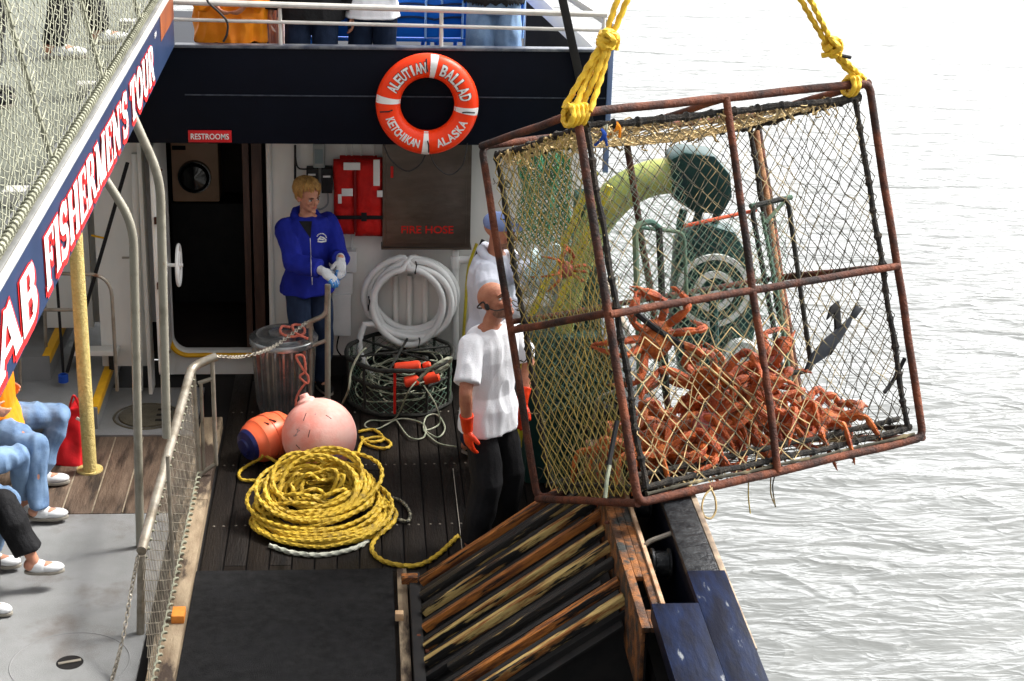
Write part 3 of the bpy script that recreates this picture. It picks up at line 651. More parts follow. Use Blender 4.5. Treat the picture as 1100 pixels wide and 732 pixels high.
for ya, yb_ in zip(ys, ys[1:]):
    nu = max(4, 2 * round((yb_ - ya) / .082)); nb_ = net(MB(), V(FX, ya + .02, fz), V(0, yb_ - ya - .05, 0), lean * 1.3, nu, 58, .0023, .15, .03, None, 1.6, 3, rnd); nb.v += []; nb.add(nb_.v, nb_.f)
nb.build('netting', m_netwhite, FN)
# ------------------------------------------------------------------ posts and pipes on the left
t = MB(); t.tube(resample([P(97, 507, 2, 0), V(-1.91, 11.44, 3.05)], .1), .048, 20)
yp_ = thing('yellow_post', 'thick yellow knurled support post with rust spots standing on the planks', 'post', (-1.91, 11.44, 0))
t.build('column', m_ypost, yp_); MB().lathe((-1.91, 11.44, .0), [(.09, 0), (.09, .012), (.05, .014)], 20).build('foot_plate', m_ypost, yp_)
# pipe A (nearer, ends at the rail), pipe B (further)
def pipe(name, label, pts, r, m, cat='pipe'):
    return tag(MB().tube(resample(bent(pts, r, .25), .05), r, 12).build(name, m), label, cat)
A0 = P(152, 590, 0, -1.42)
pa = [V(-1.42, A0.y, 0.0), P(143, 240, 1, A0.y), P(113, 192, 1, A0.y + .0), P(95, 165, 1, A0.y + .0)]
pa[0] = P(151, 600, 1, A0.y)
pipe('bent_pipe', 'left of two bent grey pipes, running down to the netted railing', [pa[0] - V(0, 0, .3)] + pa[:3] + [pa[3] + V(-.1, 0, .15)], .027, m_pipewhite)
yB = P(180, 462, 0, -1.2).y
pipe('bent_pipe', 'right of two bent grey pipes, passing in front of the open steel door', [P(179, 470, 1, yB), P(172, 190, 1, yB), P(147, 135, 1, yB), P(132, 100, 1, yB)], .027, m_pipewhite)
pipe('vertical_pipe', 'thin white vertical pipe between the bent pipes and the steel door', [P(176, 400, 1, 12.8), P(161, 130, 1, 12.8)], .02, m_white)
pipe('vertical_pipe', 'grey-white stanchion pipe just left of the dark doorway', [P(150, 420, 1, 12.9), P(145, 165, 1, 12.9)], .028, m_white)
pipe('handrail', 'thin grey handrail loop bent down beside the yellow post', [P(62, 294, 1, 12.4), P(119, 295, 1, 12.4), P(126, 420, 1, 12.4)], .014, m_galv, 'handrail')
pipe('handrail', 'short straight grey rail left of the yellow post', [P(38, 333, 1, 12.4), P(84, 333, 1, 12.4)], .014, m_galv, 'handrail')
pipe('stanchion', 'thin grey stanchion on the middle yellow-edged step', [P(47, 300, 1, 12.9), P(50, 398, 1, 12.9)], .014, m_galv, 'stanchion')
pipe('stanchion', 'thin brown stanchion nearest the seated passengers', [P(19, 340, 1, 12.2), P(22, 420, 1, 12.2)], .014, m_galv, 'stanchion')
st = thing('tarp_strap', 'black diagonal strap tied off with a blue cord at its foot', 'strap', P(70, 405, 1, 12.6))
MB().tube([P(137, 175, 1, 12.6), P(72, 400, 1, 12.6)], .014, 8).build('strap', m_strap, st)
MB().tube([P(61, 300, 1, 12.62), P(68, 400, 1, 12.62)], .011, 8).build('strap', m_strap, st)
q = MB(); c0 = P(68, 407, 1, 12.58)
for i in range(5): q.tube([c0 + V(.03 * math.cos(a), .03 * math.sin(a), .012 * i - .02) for a in [j * .6 for j in range(11)]], .009, 6)
q.build('blue_tie', m_bluetie, st)
# small hooks on the partition
pipe('wall_hook', 'small steel hook sticking out of the white partition panel', [P(131, 277, 1, 12.9), P(139, 277, 1, 12.9)], .008, m_galv, 'hook')
pipe('wall_hook', 'brass hook on the white partition near the black strap', [P(98, 253, 1, 12.9), P(112, 256, 1, 12.9)], .008, m_yellow, 'hook')
pipe('stair_handrail', 'outer handrail of the netted fence on the walkway', [P(0, 303, 0, -1.5), P(0, 200, 0, -1.5)], .012, m_galv, 'handrail') if False else None

# ------------------------------------------------------------------ netted railing between passengers and work deck
RX = -1.15
ra = P(206, 394, 0, RX); rb = P(152, 592, 0, RX - .12)
print('rail', ra, rb)
RL = thing('netted_railing', 'pipe railing hung with grey wire netting between grey floor and work deck', 'railing', (RX, 10.4, 0))
top = bent([rb, ra, P(233, 383, 1, ra.y + .05)], .03, .12)
MB().tube(resample(top, .05), .03, 12).build('top_rail', m_galv, RL)
MB().tube([P(228, 386, 1, ra.y + .03), P(232, 500, 1, ra.y + .03)], .015, 10).build('post', m_galv, RL)
MB().tube([P(213, 412, 1, ra.y + .02), P(228, 407, 1, ra.y + .03)], .015, 10).build('cross_bar', m_galv, RL)
MB().tube([P(212, 512, 1, ra.y), P(232, 498, 1, ra.y + .03)], .015, 10).build('cross_bar', m_galv, RL)
MB().tube([P(216, 412, 1, ra.y + .015), P(219, 505, 1, ra.y + .015)], .012, 10).build('post', m_galv, RL)
MB().tube([P(207, 400, 1, ra.y), P(215, 532, 1, ra.y)], .02, 10).build('post', m_galv, RL)
MB().tube([P(180, 490, 0, RX), P(186, 620, 0, RX)], .012, 10).build('post', m_galv, RL)
q0 = P(152, 596, 1, rb.y); MB().tube([q0, P(150, 760, 1, rb.y)], .024, 10).build('post', m_galv, RL)
rnd = random.Random(11); bot1 = V(-1.14, ra.y, .1); bot0 = V(-1.14, 8.4, .1); topA = ra + V(0, 0, -.05); topB = rb + V(0, 0, -.05)
# panel is a quad between rail (ra..rb) and the kerb line (bot1 .. under rb), then a drooping end
bb = P(160, 745, 0, -1.14)
def warp(p, s, t): 
    a = topA.lerp(topB, s); b = bot1.lerp(bb, s); return a.lerp(b, t) + (p - V(s, 0, t)) * .06
N_ = MB(); net(N_, V(0, 0, 0), V(1, 0, 0), V(0, 0, 1), 44, 24, .0028, .1, 0, None, 1.6, 3, rnd, warp)
N_.build('wire_netting', m_netgrey, RL)
for (u_, v_) in ((topA, topB), (bot1, bb), (topA, bot1)):
    lash = MB(); pts = resample([u_ + V(.01, 0, 0), v_ + V(.01, 0, 0)], .012)
    lash.tube([p + V(.014 * math.cos(i * .9), 0, .014 * math.sin(i * .9)) for i, p in enumerate(pts)], .0075, 6)
    lash.build('lashing_rope', m_netwhite, RL)

def chain(name, label, pts, link_l=.036, r=.0042, m=m_galv):
    pts = resample(spline(pts, 10), link_l * .72); mb = MB()
    for i, (a, b) in enumerate(zip(pts, pts[1:])):
        c_ = (a + b) / 2; t = (b - a).normalized(); n1 = t.orthogonal().normalized(); n2 = t.cross(n1); n_ = n1 if i % 2 else n2
        lp = []
        for k in range(10):
            an = 2 * math.pi * k / 10; lp.append(c_ + t * (link_l / 2 * math.cos(an)) + n_ * (link_l * .3 * math.sin(an)))
        mb.tube(lp, r, 5, True)
    return tag(mb.build(name, m), label, 'chain')
e = rb + V(-.02, -.02, -.03)
chain('chain', 'steel chain hanging from the end of the netted railing', [e, P(140, 640, 1, e.y - .15), P(131, 690, 1, e.y - .35), P(112, 760, 1, e.y - .6)])
pr = P(331, 345, 1, 12.35)
chain('chain', 'steel chain sagging from the railing corner to the post by the garbage can', [P(234, 383, 1, ra.y + .05), P(262, 383, 1, ra.y + .35), P(295, 372, 1, ra.y + .7), pr])
# right gate post
GP = thing('gate_rail', 'rusty pipe gate post bent over beside the garbage can, its top in the woman\'s hands', 'railing', (P(351, 440, 2, 0)))
gy = GP.location.y; gy = 12.4
MB().tube(resample(bent([P(352, 306, 1, gy), P(351, 338, 1, gy), P(331, 347, 1, gy), P(331, 352, 1, gy)], .03, .05), .02), .02, 10).build('top_bend', m_galv, GP)
MB().tube([P(352, 306, 1, gy + .02), P(352, 445, 1, gy + .02)], .022, 10).build('post', m_pipewhite, GP)
MB().tube([P(334, 347, 1, gy), P(333, 442, 1, gy)], .016, 10).build('post', m_galv, GP)
MB().tube([P(335, 372, 1, gy), P(350, 366, 1, gy)], .016, 10).build('cross_bar', m_galv, GP)
MB().tube([P(335, 432, 1, gy), P(350, 428, 1, gy)], .016, 10).build('cross_bar', m_galv, GP)
# ------------------------------------------------------------------ bulwark, launcher rack
HB = thing('side_bulwark', 'wet navy and black bulwark along the starboard edge beyond the rack', 'bulwark', (1.7, 8, 0))
MB().span((1.62, 7.47, -1.6), (1.80, 13.3, 1.09)).build('hull_side', m_navy, HB, True, .01)
MB().span((1.60, 7.75, 1.092), (1.765, 12.38, 1.13)).build('cap', m_wetblack, HB, True, .008)
MB().span((1.60, 5.5, 1.094), (1.79, 7.744, 1.134)).build('blue_cap', m_navyblue, HB, True, .003)
MB().span((1.62, 5.5, -1.6), (1.80, 7.466, 1.09)).build('hull_side', m_navyblue, HB, True, .01)
MB().span((1.768, 7.0, 1.08), (1.80, 12.3, 1.128)).build('rub_strip', mat('pale_rust_edge', (.34, .26, .18), (.07, .05, .04), .6, .1, 8, 8, (.35, .7)), HB, True, .005)
MB().span((1.37, 5.5, 1.05), (1.5995, 7.42, 1.134)).build('corner_plate', m_navyblue, HB, True, .003)
MB().span((1.36, 7.35, 1.0), (1.60, 7.44, 1.085)).build('plate_edge', m_rail, HB, True, .01) if False else None
MB().span((1.50, 7.43, .35), (1.615, 12.3, .45)).build('trough_floor', m_void, HB, False)
for yy in (8.2, 8.9, 10.2):
    r = thing('fairlead_roller', 'black wet steel roller in the trough behind the rack beam, ' + ('nearest the navy plate' if yy < 8.5 else 'second from the navy plate' if yy < 9.5 else 'behind the pot'), 'roller', (1.55, yy, .9))
    MB().lathe((1.5, yy, .93), [(.03, -.0), (.085, .0), (.085, .012), (.07, .02), (.07, .085), (.085, .09), (.085, .1), (.03, .1)], 24, (1, 0, 0)).build('drum', m_wetblack, r)
    MB().tube(bent([V(1.47, yy + .12, .8), V(1.47, yy + .1, 1.0), V(1.62, yy + .1, 1.06)], .04), .014, 8).build('bracket', m_galv, r)
LX0, LX1, LZ0, LZ1 = .29, 1.42, .08, .90
LR = thing('launcher_rack', 'tilted slatted rack with peeling orange, yellow and black slats under the pot', 'rack', (.85, 8.8, 0))
lsl = (LZ1 - LZ0) / (LX1 - LX0)
def lp(x, y, dz=0): return V(x, y, LZ0 + (x - LX0) * lsl + dz)
rnd = random.Random(21); mats = [m_slat, m_slat3, m_slat2, m_slat, m_slat2, m_slat2, m_slat3, m_slat, m_slat2]
for i in range(9):
    y = 9.55 - .192 * i
    sag = rnd.uniform(-.012, .012); wdt = .05 + rnd.uniform(-.012, .012)
    MB().beam(lp(LX0 + .05 + (.02 * i if i > 5 else 0), y, sag), lp(LX1 - .08, y + rnd.uniform(-.015, .015), sag), wdt, .05).build('slat', mats[i], LR, True, .006)
    if i < 8: MB().beam(lp(LX0 + .04, y - .095, -.03), lp(LX1 - .08 + rnd.uniform(-.12, 0), y - .095, -.03), .045, .04).build('slat', m_void, LR, True, .006)  # in-between slats coloured black to read as shaded gaps
MB().beam(lp(LX0 + .02, 8.75, -.09), lp(LX1 - .1, 8.75, -.09), 1.72, .012).build('under_shade_sheet', m_void, LR, False)  # added dark sheet standing in for the shade beneath the slats
MB().span((LX0 - .02, 6.2, .002), (LX0 + .045, 9.68, .11)).build('foot_beam', m_void, LR, True, .006)
MB().prism([V(LX0 + .05, 7.955, .004), V(1.46, 7.955, .004), lp(1.46, 7.955, -.05), lp(LX0 + .05, 7.955, -.03)], (0, .02, 0)).build('end_shade_plate', m_void, LR, False)  # added black plate filling in the dark void below the last slat
MB().span((.33, 5, .003), (1.6, 9.6, .012)).build('dark_void_sheet', m_void, LR, False)  # black sheet laid on the deck in place of the unlit void
ba = [V(1.335, 9.75, .93), V(1.335, 7.44, .96), V(1.46, 7.44, .96), V(1.46, 9.75, .93)]
bm_ = MB(); bm_.prism([ba[0], ba[1], V(1.38, 7.44, .96), V(1.38, 9.75, .93)], (0, 0, .03))
bm_.prism([V(1.42, 9.75, .93), V(1.42, 7.44, .96), ba[2], ba[3]], (0, 0, .03))
ys = [9.75, 7.95, 7.6, 7.44]
def bz(y): return .93 + .03 * (9.75 - y) / 2.31
for a, b in ((9.75, 7.97), (7.62, 7.44)): bm_.prism([V(1.3802, a, bz(a)), V(1.3802, b, bz(b)), V(1.4198, b, bz(b)), V(1.4198, a, bz(a))], (0, 0, .0302))
bm_.prism([V(1.335, 9.75, .6), V(1.335, 7.44, .6), V(1.335, 7.44, .955), V(1.335, 9.75, .925)], (.02, 0, 0))
bm_.build('side_beam', m_rail, LR, True, .006)
MB().beam(V(1.472, 7.44, .985), V(1.472, 9.75, .955), .022, .045).build('beam_edge', m_railedge, LR, True, .004)
MB().box(P(440, 622, 2, .12), (.1, .06, .05)).build('end_block', m_slat, LR, True, .008)
for i, (px, py) in enumerate([(457, 657), (459, 700), (450, 684), (652, 562), (668, 600)]):
    c0 = P(px, py, 2, .1) if i < 3 else P(px, py, 2, .965)
    MB().lathe(c0, [(0, .012), (.012, .01), (.016, 0)], 10).build('bolt_head', m_rust, LR)

# ------------------------------------------------------------------ crane arm and hauler behind the pot
HY = 11.25
CR = thing('crane_arm', 'yellow-green curved crane arm on a dark green base seen through the pot netting', 'crane', P(600, 500, 1, HY))
arm = [P(592, 470, 1, HY), P(600, 400, 1, HY), P(612, 320, 1, HY), P(636, 250, 1, HY), P(662, 212, 1, HY), P(695, 193, 1, HY), P(726, 188, 1, HY)]
MB().tube(spline(arm, 8), [.05 + .07 * min(1, max(0, (i - 8) / 22)) for i in range(len(spline(arm, 8)))], 20).build('gooseneck', m_arm, CR)
q = MB(); a = P(565, 350, 1, HY + .1); b = P(650, 530, 1, HY + .1); q.span((a.x, HY - .12, 0), (b.x, HY + .35, a.z)); q.build('base_housing', m_hgreen, CR, True, .04)
q = MB(); a = P(655, 180, 1, HY + .2); q.span((1.42, HY + .02, .9), (1.62, HY + .3, P(600, 215, 1, HY).z)); q.build('post', m_hgreen, CR, True, .03)
q = MB()
for k, (x0, y0, x1, y1) in enumerate(((640, 185, 566, 350), (655, 200, 590, 350), (566, 350, 557, 480))):
    q = MB(); q.tube([P(x0, y0, 1, HY - .2), P(x1, y1, 1, HY - .2)], .024, 8); q.build('hydraulic_line', m_ygreen, CR)
HL = thing('pot_hauler', 'green hydraulic pot hauler with a pale-rimmed wheel hanging from the crane arm', 'hauler', P(765, 310, 1, HY))
q = MB(); a = P(722, 168, 1, HY); b = P(786, 232, 1, HY)
q.prism([P(x, y, 1, HY - .14) for x, y in ((720, 172), (735, 164), (768, 168), (785, 188), (787, 212), (776, 232), (745, 228), (724, 215))], (0, .26, 0)); q.build('head_block', m_hgreen, HL, True, .02)
q = MB()
for x in (735, 752, 772): q.tube(bent([P(x, 225, 1, HY), P(x - 6, 245, 1, HY), P(x + 4, 268, 1, HY)], .05), .028, 8)
q.build('hanger_link', m_hgreen, HL)
wc = P(766, 312, 1, HY - .16)
q = MB(); q.prism([P(x, y, 1, HY - .1) for x, y in ((728, 262), (755, 240), (790, 250), (812, 290), (812, 352), (800, 418), (735, 418), (722, 350))], (0, .2, 0)); q.build('housing', m_hgreen, HL, True, .02)
ax = (0, -1, .08)
MB().lathe(wc, [(.0, -.06), (.25, -.06), (.25, .0), (.225, .015), (.15, -.01), (.14, .02), (.0, .02)], 48, ax).build('wheel', m_hgreen, HL)
for k, (ri, ro, h) in enumerate(((.215, .252, .022), (.095, .14, .04), (.0, .04, .055))):
    MB().lathe(wc, [(ri, h - .02), (ri, h), (ro, h), (ro, h - .02)] if ri else [(0, h), (ro, h), (ro, 0)], 48, ax).build('wheel_ring', m_hgreenw, HL)
w2 = P(795, 383, 1, HY - .15); MB().lathe(w2, [(0, .03), (.06, .03), (.06, .02), (.09, .02), (.11, .03), (.125, .02), (.125, -.03)], 32, ax).build('small_sheave', m_hgreenw, HL)
q = MB(); q.span(P(738, 402, 1, HY - .2), P(790, 410, 1, HY - .1)); q.build('flange', m_hgreenw, HL, True, .006)
q = MB(); q.tube([P(766, 320, 1, HY - .3), P(770, 430, 1, HY - .3)], .03, 8); q.tube([P(760, 415, 1, HY), P(758, 455, 1, HY)], .09, 12); q.build('stem', m_hgreen, HL)
# green netting hung behind the pot
rnd = random.Random(2)
c0 = P(562, 165, 1, HY + .3); c1 = P(612, 168, 1, HY + .3); c2 = P(560, 262, 1, HY + .3)
def folds(p, s, t): return p + V(0, .07 * math.sin(s * 17 + 2 * t), 0) + V(.05 * noise.noise(V(s * 3, t * 3, 2)) + .05 * t * (s - .5), 0, .04 * noise.noise(V(s * 4, 1, 0)))
gb = MB(); net(gb, c0, c1 - c0, c2 - c0, 26, 34, .0045, .2, .0, None, 0, 3, rnd, folds); net(gb, c0 + V(0, .1, 0), c1 - c0, (c2 - c0) * .9, 24, 30, .0045, .2, .0, None, 0, 3, rnd, folds)
tag(gb.build('green_netting', m_netbag, None), 'bright green netting hanging behind the upper left side of the pot', 'net')
q = MB(); a_, b_ = P(576, 303, 1, 10.5), P(600, 263, 1, 10.5); mdl = (a_ + b_) / 2; dr = (b_ - a_).normalized(); sd_ = dr.cross(V(0, 1, 0)).normalized(); hl = (b_ - a_).length / 2
q.prism([mdl + dr * (hl * math.cos(t)) + sd_ * (.052 * math.sin(t) * (1 + .15 * math.cos(t))) for t in [i * 2 * math.pi / 28 for i in range(28)]], (0, .02, 0))
tag(q.build('oval_paddle', mat('pale_blue_plastic', (.52, .66, .68), (.4, .54, .58), .5, 0, 9), None, True, .006), 'pale blue oval paddle held up behind the left netting of the pot', 'paddle')

# ------------------------------------------------------------------ the crab pot
PR = Matrix(((0.90685747, -0.39149845, -0.15600801), (0.42142874, 0.84003467, 0.34167172), (-0.00271181, -0.37559381, 0.92678041)))
PT = V(1.4557936, 8.44788707, 1.16407331); PW, PD, PH = 2.0, 1.12, 2.1
def L(a, b, c): return PT + PR @ V(a, b, c)
def onpot(px, py, b): 
    q = onplane(px, py, np.array(L(0, b, 0)), np.array(PR.col[1])); return PR.transposed() @ (q - PT)
def wob(pts, a=.006, f=3.): return [p + a * Vector(noise.noise_vector(p * f)) for p in pts]
PO = thing('crab_pot', 'rusty pipe crab pot full of king crabs hanging from yellow rope bridles', 'crab pot', PT)
r_ = .027
def fbar(name, pts, r=r_, m=m_rust, rad=.0):
    r *= .86; pts = bent(pts, rad) if rad else pts; pp = wob(resample(pts, .06)); MB().tube(pp, r, 12).build(name, m, PO)
# front loop and back loop with rounded corners
def loop(b): return [L(PW / 2, b, 0), L(0, b, 0), L(0, b, PH), L(PW, b, PH), L(PW, b, 0), L(PW / 2 + .001, b, 0)]
fbar('front_frame', loop(0), .028, m_rust, .075); fbar('back_frame', loop(PD), .026, m_rust, .075)
fbar('front_upright', [L(.97, -.01, PH), L(.93, -.01, 0)], .026); fbar('front_crossbar', [L(0, -.012, 1.02), L(PW, -.012, 1.02)], .025)
fbar('side_crossbar', [L(0, 0, 1.03), L(0, PD, 1.0)], .025); fbar('side_crossbar', [L(PW, 0, 1.02), L(PW, PD, 1.05)], .025)
for a, c in ((0, 0), (0, PH), (PW, 0), (PW, PH)): fbar('depth_bar', [L(a, .0, c), L(a, PD, c)], .026)
fbar('back_upright', [L(1.0, PD, 0), L(1.0, PD, PH)], .025, m_rust); fbar('back_crossbar', [L(0, PD, 1.05), L(PW, PD, 1.05)], .02, m_rust)
fbar('back_corner_sleeve', [L(PW - .045, PD - .02, .05), L(PW - .045, PD - .02, PH - .1)], .034, m_rustbar)
fbar('floor_bar', [L(1.0, 0, 0), L(1.0, PD, 0)], .024); fbar('top_bar', [L(1.0, 0, PH), L(1.0, PD, PH)], .024)
# tarred lashing ropes just inside the frame
def lash_(name, a, b, r=.017, m=m_tarrope, lump=.3):
    pts = wob(resample([a, b], .018), .012, 4); rs = [r * (1 + lump * noise.noise(p * 30) + (.5 if i % 9 == 0 else 0)) for i, p in enumerate(pts)]
    MB().tube(pts, rs, 8).build(name, m, PO)
iz = .07
for b in (.03, PD - .04):
    lash_('lashed_edge', L(iz, b, iz), L(PW - iz, b, iz * .9)); lash_('lashed_edge', L(iz, b, PH - iz), L(PW - iz, b, PH - iz * 1.1), .02)
    lash_('lashed_edge', L(iz + .01, b, iz), L(iz, b, PH - iz)); lash_('lashed_edge', L(PW - iz * 1.2, b, iz), L(PW - iz * 1.3, b, PH - iz))
for a in (iz, PW - iz):
    lash_('lashed_edge', L(a, .03, iz), L(a, PD - .04, iz), .014); lash_('lashed_edge', L(a, .03, PH - iz), L(a, PD - .04, PH - iz), .02)
lash_('lashed_edge', L(iz, .10, iz * 1.9), L(PW - iz, .12, iz * 1.7), .016)
lash_('lashed_edge', L(iz, .02, iz * .5), L(PW - iz, .0, iz * .45), .01, m_netdark)
# nets
m_netyg = mat('yellow_green_twine', (.24, .21, .05), (.08, .11, .045), .8, 0, 5, 3)
rnd = random.Random(4)
def pn(name, o, u, v, nu, nv, r, jit, bulge, m, knot=1.6, warp=None):
    mb = MB(); net(mb, o, u, v, nu, nv, r, jit, bulge, None, knot, 3, rnd, warp); mb.build(name, m, PO)
i0 = .06; fw = PW - .16; fh = PH - .14
def saggy(p, s, t): return p + PR @ V(.03 * noise.noise(V(s * 3, t * 3, 1)), .0, -.05 * math.sin(math.pi * s) * (1 - t) + .03 * noise.noise(V(s * 4, t * 4, 7)))
pn('front_net', L(i0, .02, i0), PR @ V(fw, 0, 0), PR @ V(0, 0, fh), 34, 34, .0028, .16, -.03, m_netdark, 1.9, saggy)
pn('front_lower_net', L(i0 + .01, .015, i0), PR @ V(fw * .62, 0, 0), PR @ V(0, 0, .8), 16, 10, .0036, .3, -.05, m_netcream, 1.8, saggy)
pn('side_net', L(.03, .05, i0), PR @ V(0, PD - .12, 0), PR @ V(0, 0, fh), 26, 44, .0031, .18, .03, m_netyel, 1.6, saggy)
pn('side_inner_net', L(.06, .07, i0), PR @ V(0, PD - .16, 0), PR @ V(0, 0, fh), 34, 60, .0022, .25, .05, m_netyg, 0, saggy)
pn('side_net', L(PW - .03, .05, i0), PR @ V(0, PD - .12, 0), PR @ V(0, 0, fh), 20, 34, .0028, .18, -.03, m_netdark, 1.6, saggy)
pn('back_net', L(i0, PD - .03, i0), PR @ V(fw, 0, 0), PR @ V(0, 0, fh), 34, 36, .0028, .16, .03, m_netdark, 1.7, saggy)
pn('top_net', L(i0, .05, PH - .06), PR @ V(fw, 0, 0), PR @ V(0, PD - .12, 0), 50, 30, .0042, .3, -.09, m_netcream, 1.6)
pn('floor_net', L(i0, .05, .05), PR @ V(fw, 0, 0), PR @ V(0, PD - .12, 0), 34, 18, .0035, .2, -.03, m_netdark, 1.6)
# frayed twine tufts along the top lashing
tf = MB()
for i in range(150):
    a = rnd.uniform(.1, 1.75); b = rnd.choice([.03, .03, PD - .04, rnd.uniform(.1, .9)]); p = L(a, b, PH - .07); pts = [p]
    if i % 3 == 0: p = L(.07, rnd.uniform(.05, 1.0), PH - .08); pts = [p]
    for k in range(4): p = p + V(rnd.uniform(-.035, .035), rnd.uniform(-.03, .03), rnd.uniform(-.04, .012)); pts.append(p)
    tf.tube(spline(pts, 3), rnd.uniform(.003, .008), 4)
tf.build('frayed_twine', m_netcream, PO)['kind'] = 'stuff'
tf = MB()
for i in range(60):
    side = i % 2; c = rnd.uniform(.1, 2.0); p = L(.07, PD - .05, c) if side else L(.06, .04, c); pts = [p]
    for k in range(4): p = p + V(rnd.uniform(-.03, .03), rnd.uniform(-.02, .02), rnd.uniform(-.04, .03)); pts.append(p)
    tf.tube(spline(pts, 3), rnd.uniform(.002, .004), 4)
tf.build('frayed_twine', m_netdark, PO)['kind'] = 'stuff'
for px, py, m in ((660, 130, m_orjack), (646, 139, m_bluetie), (652, 134, m_netwhite)):
    c0 = L(*onpot(px, py, .02)); q = MB()
    for k in range(3): q.tube(spline([c0, c0 + V(rnd.uniform(-.03, .03), -.02, -.03), c0 + V(rnd.uniform(-.04, .04), 0, -.09)], 4), .008, 5)
    q.build('twine_knot', m, PO)
# tunnel: two net-covered eyes joined by an orange bar, with fine mesh funnel
def ob(px, py, b): return L(*onpot(px, py, b))
TB = .62
def fr_(name, pts, b, m, r=.014): MB().tube(resample(bent([ob(x, y, b) for x, y in pts], .05), .03), r, 8).build(name, m, PO)
fr_('tunnel_frame', [(688, 425), (682, 242), (700, 238), (708, 245)], .5, m_netgreen, .018)
fr_('tunnel_frame', [(708, 245), (716, 425)], .5, m_drum, .02); fr_('tunnel_frame', [(684, 244), (735, 250), (738, 330)], .9, m_netgreen, .012)
fr_('tunnel_bar', [(735, 243), (812, 226)], .5, mat('orange_tube', (.62, .1, .03), (.45, .06, .02), .6, 0, 8), .012)
fr_('tunnel_frame', [(840, 400), (807, 222), (846, 212), (872, 398), (842, 402)], .45, m_drum, .016)
fr_('tunnel_frame', [(818, 228), (838, 330), (850, 420)], .7, m_netgreen, .012); fr_('tunnel_frame', [(845, 214), (822, 240)], .6, m_netgreen, .012)
fr_('tunnel_frame', [(806, 222), (850, 212)], .46, m_netgreen, .017)
tn = MB()
a0, a1 = onpot(686, 425, .5), onpot(686, 242, .5); b0, b1 = onpot(845, 405, .45), onpot(812, 226, .45)
oo = L(*a0); uu = L(*b0) - oo; vv = L(*a1) - oo
net(tn, oo, uu, vv, 36, 38, .0022, .1, .12, None, 0, 3, rnd)
tn.build('tunnel_mesh', m_netgreen, PO)
tn = MB(); net(tn, L(.05, .95, .5), PR @ V(1.2, 0, 0), PR @ V(0, 0, 1.35), 44, 50, .002, .1, .04, None, 0, 3, rnd); tn.build('fine_mesh', m_netgreen, PO)
# hanging bits under the floor
def pline(name, pts, r, m, lab=None, cat=None, par=None):
    o = MB().tube(spline(pts, 6), r, 6).build(name, m, par)
    return tag(o, lab, cat) if lab else o
u0 = ob(757, 528, 0)
ring = [ob(x, y, -.02) for x, y in ((762, 522), (768, 535), (769, 548), (764, 557), (757, 555), (754, 545), (757, 533), (765, 524))]
pline('twine_loop', ring, .006, m_netcream, par=PO)
pline('twine_end', [ob(804, 518, .1), ob(804, 535, .1), ob(806, 552, .1)], .004, m_netyel, par=PO)
pline('twine_end', [ob(828, 512, .1), ob(828, 530, .1), ob(832, 542, .1)], .004, m_netcream, par=PO)
pline('twine_end', [ob(832, 512, .1), ob(830, 524, .1), ob(833, 545, .1)], .004, m_netdark, par=PO)
pline('closure_strap', [ob(683, 336, .05), ob(700, 350, .06), ob(718, 362, .07), ob(737, 374, .1)], .017, m_strap, par=PO)
pline('closure_strap', [ob(663, 452, .0), ob(658, 478, 0), ob(654, 500, -.01)], .014, m_strap, par=PO)
pline('closure_line', [ob(737, 374, .1), ob(790, 420, .05), ob(808, 440, .02)], .007, m_netcream, par=PO)
pline('green_tie', [ob(655, 500, -.03), ob(652, 515, -.035), ob(650, 535, -.03)], .011, m_grope, par=PO)
pline('closure_strap', [ob(972, 385, .03), ob(962, 405, .05), ob(950, 422, .05)], .012, m_strap, par=PO)
# bait
BF = thing('bait_fish', 'dark blue-grey forked bait fish hanging in the right side of the pot', 'fish', ob(895, 360, .3))
q = MB(); outl = [(866, 398), (874, 380), (888, 364), (905, 350), (919, 336), (914, 349), (903, 367), (888, 384)]
q.prism([ob(x, y, .29) for x, y in outl], PR @ V(0, .03, 0)); q.build('body', m_fish, BF, True, .008)
q = MB(); q.prism([ob(x, y, .285) for x, y in ((914, 340), (921, 325), (923, 330), (928, 331), (919, 343))], PR @ V(0, .015, 0)); q.build('tail', m_fish, BF, True, .004)
q = MB(); q.prism([ob(x, y, .33) for x, y in ((889, 344), (893, 330), (901, 323), (903, 330), (904, 350), (899, 372), (893, 382), (898, 352), (897, 336))], PR @ V(0, .02, 0)); q.build('black_strip', m_strap, BF, True, .004)
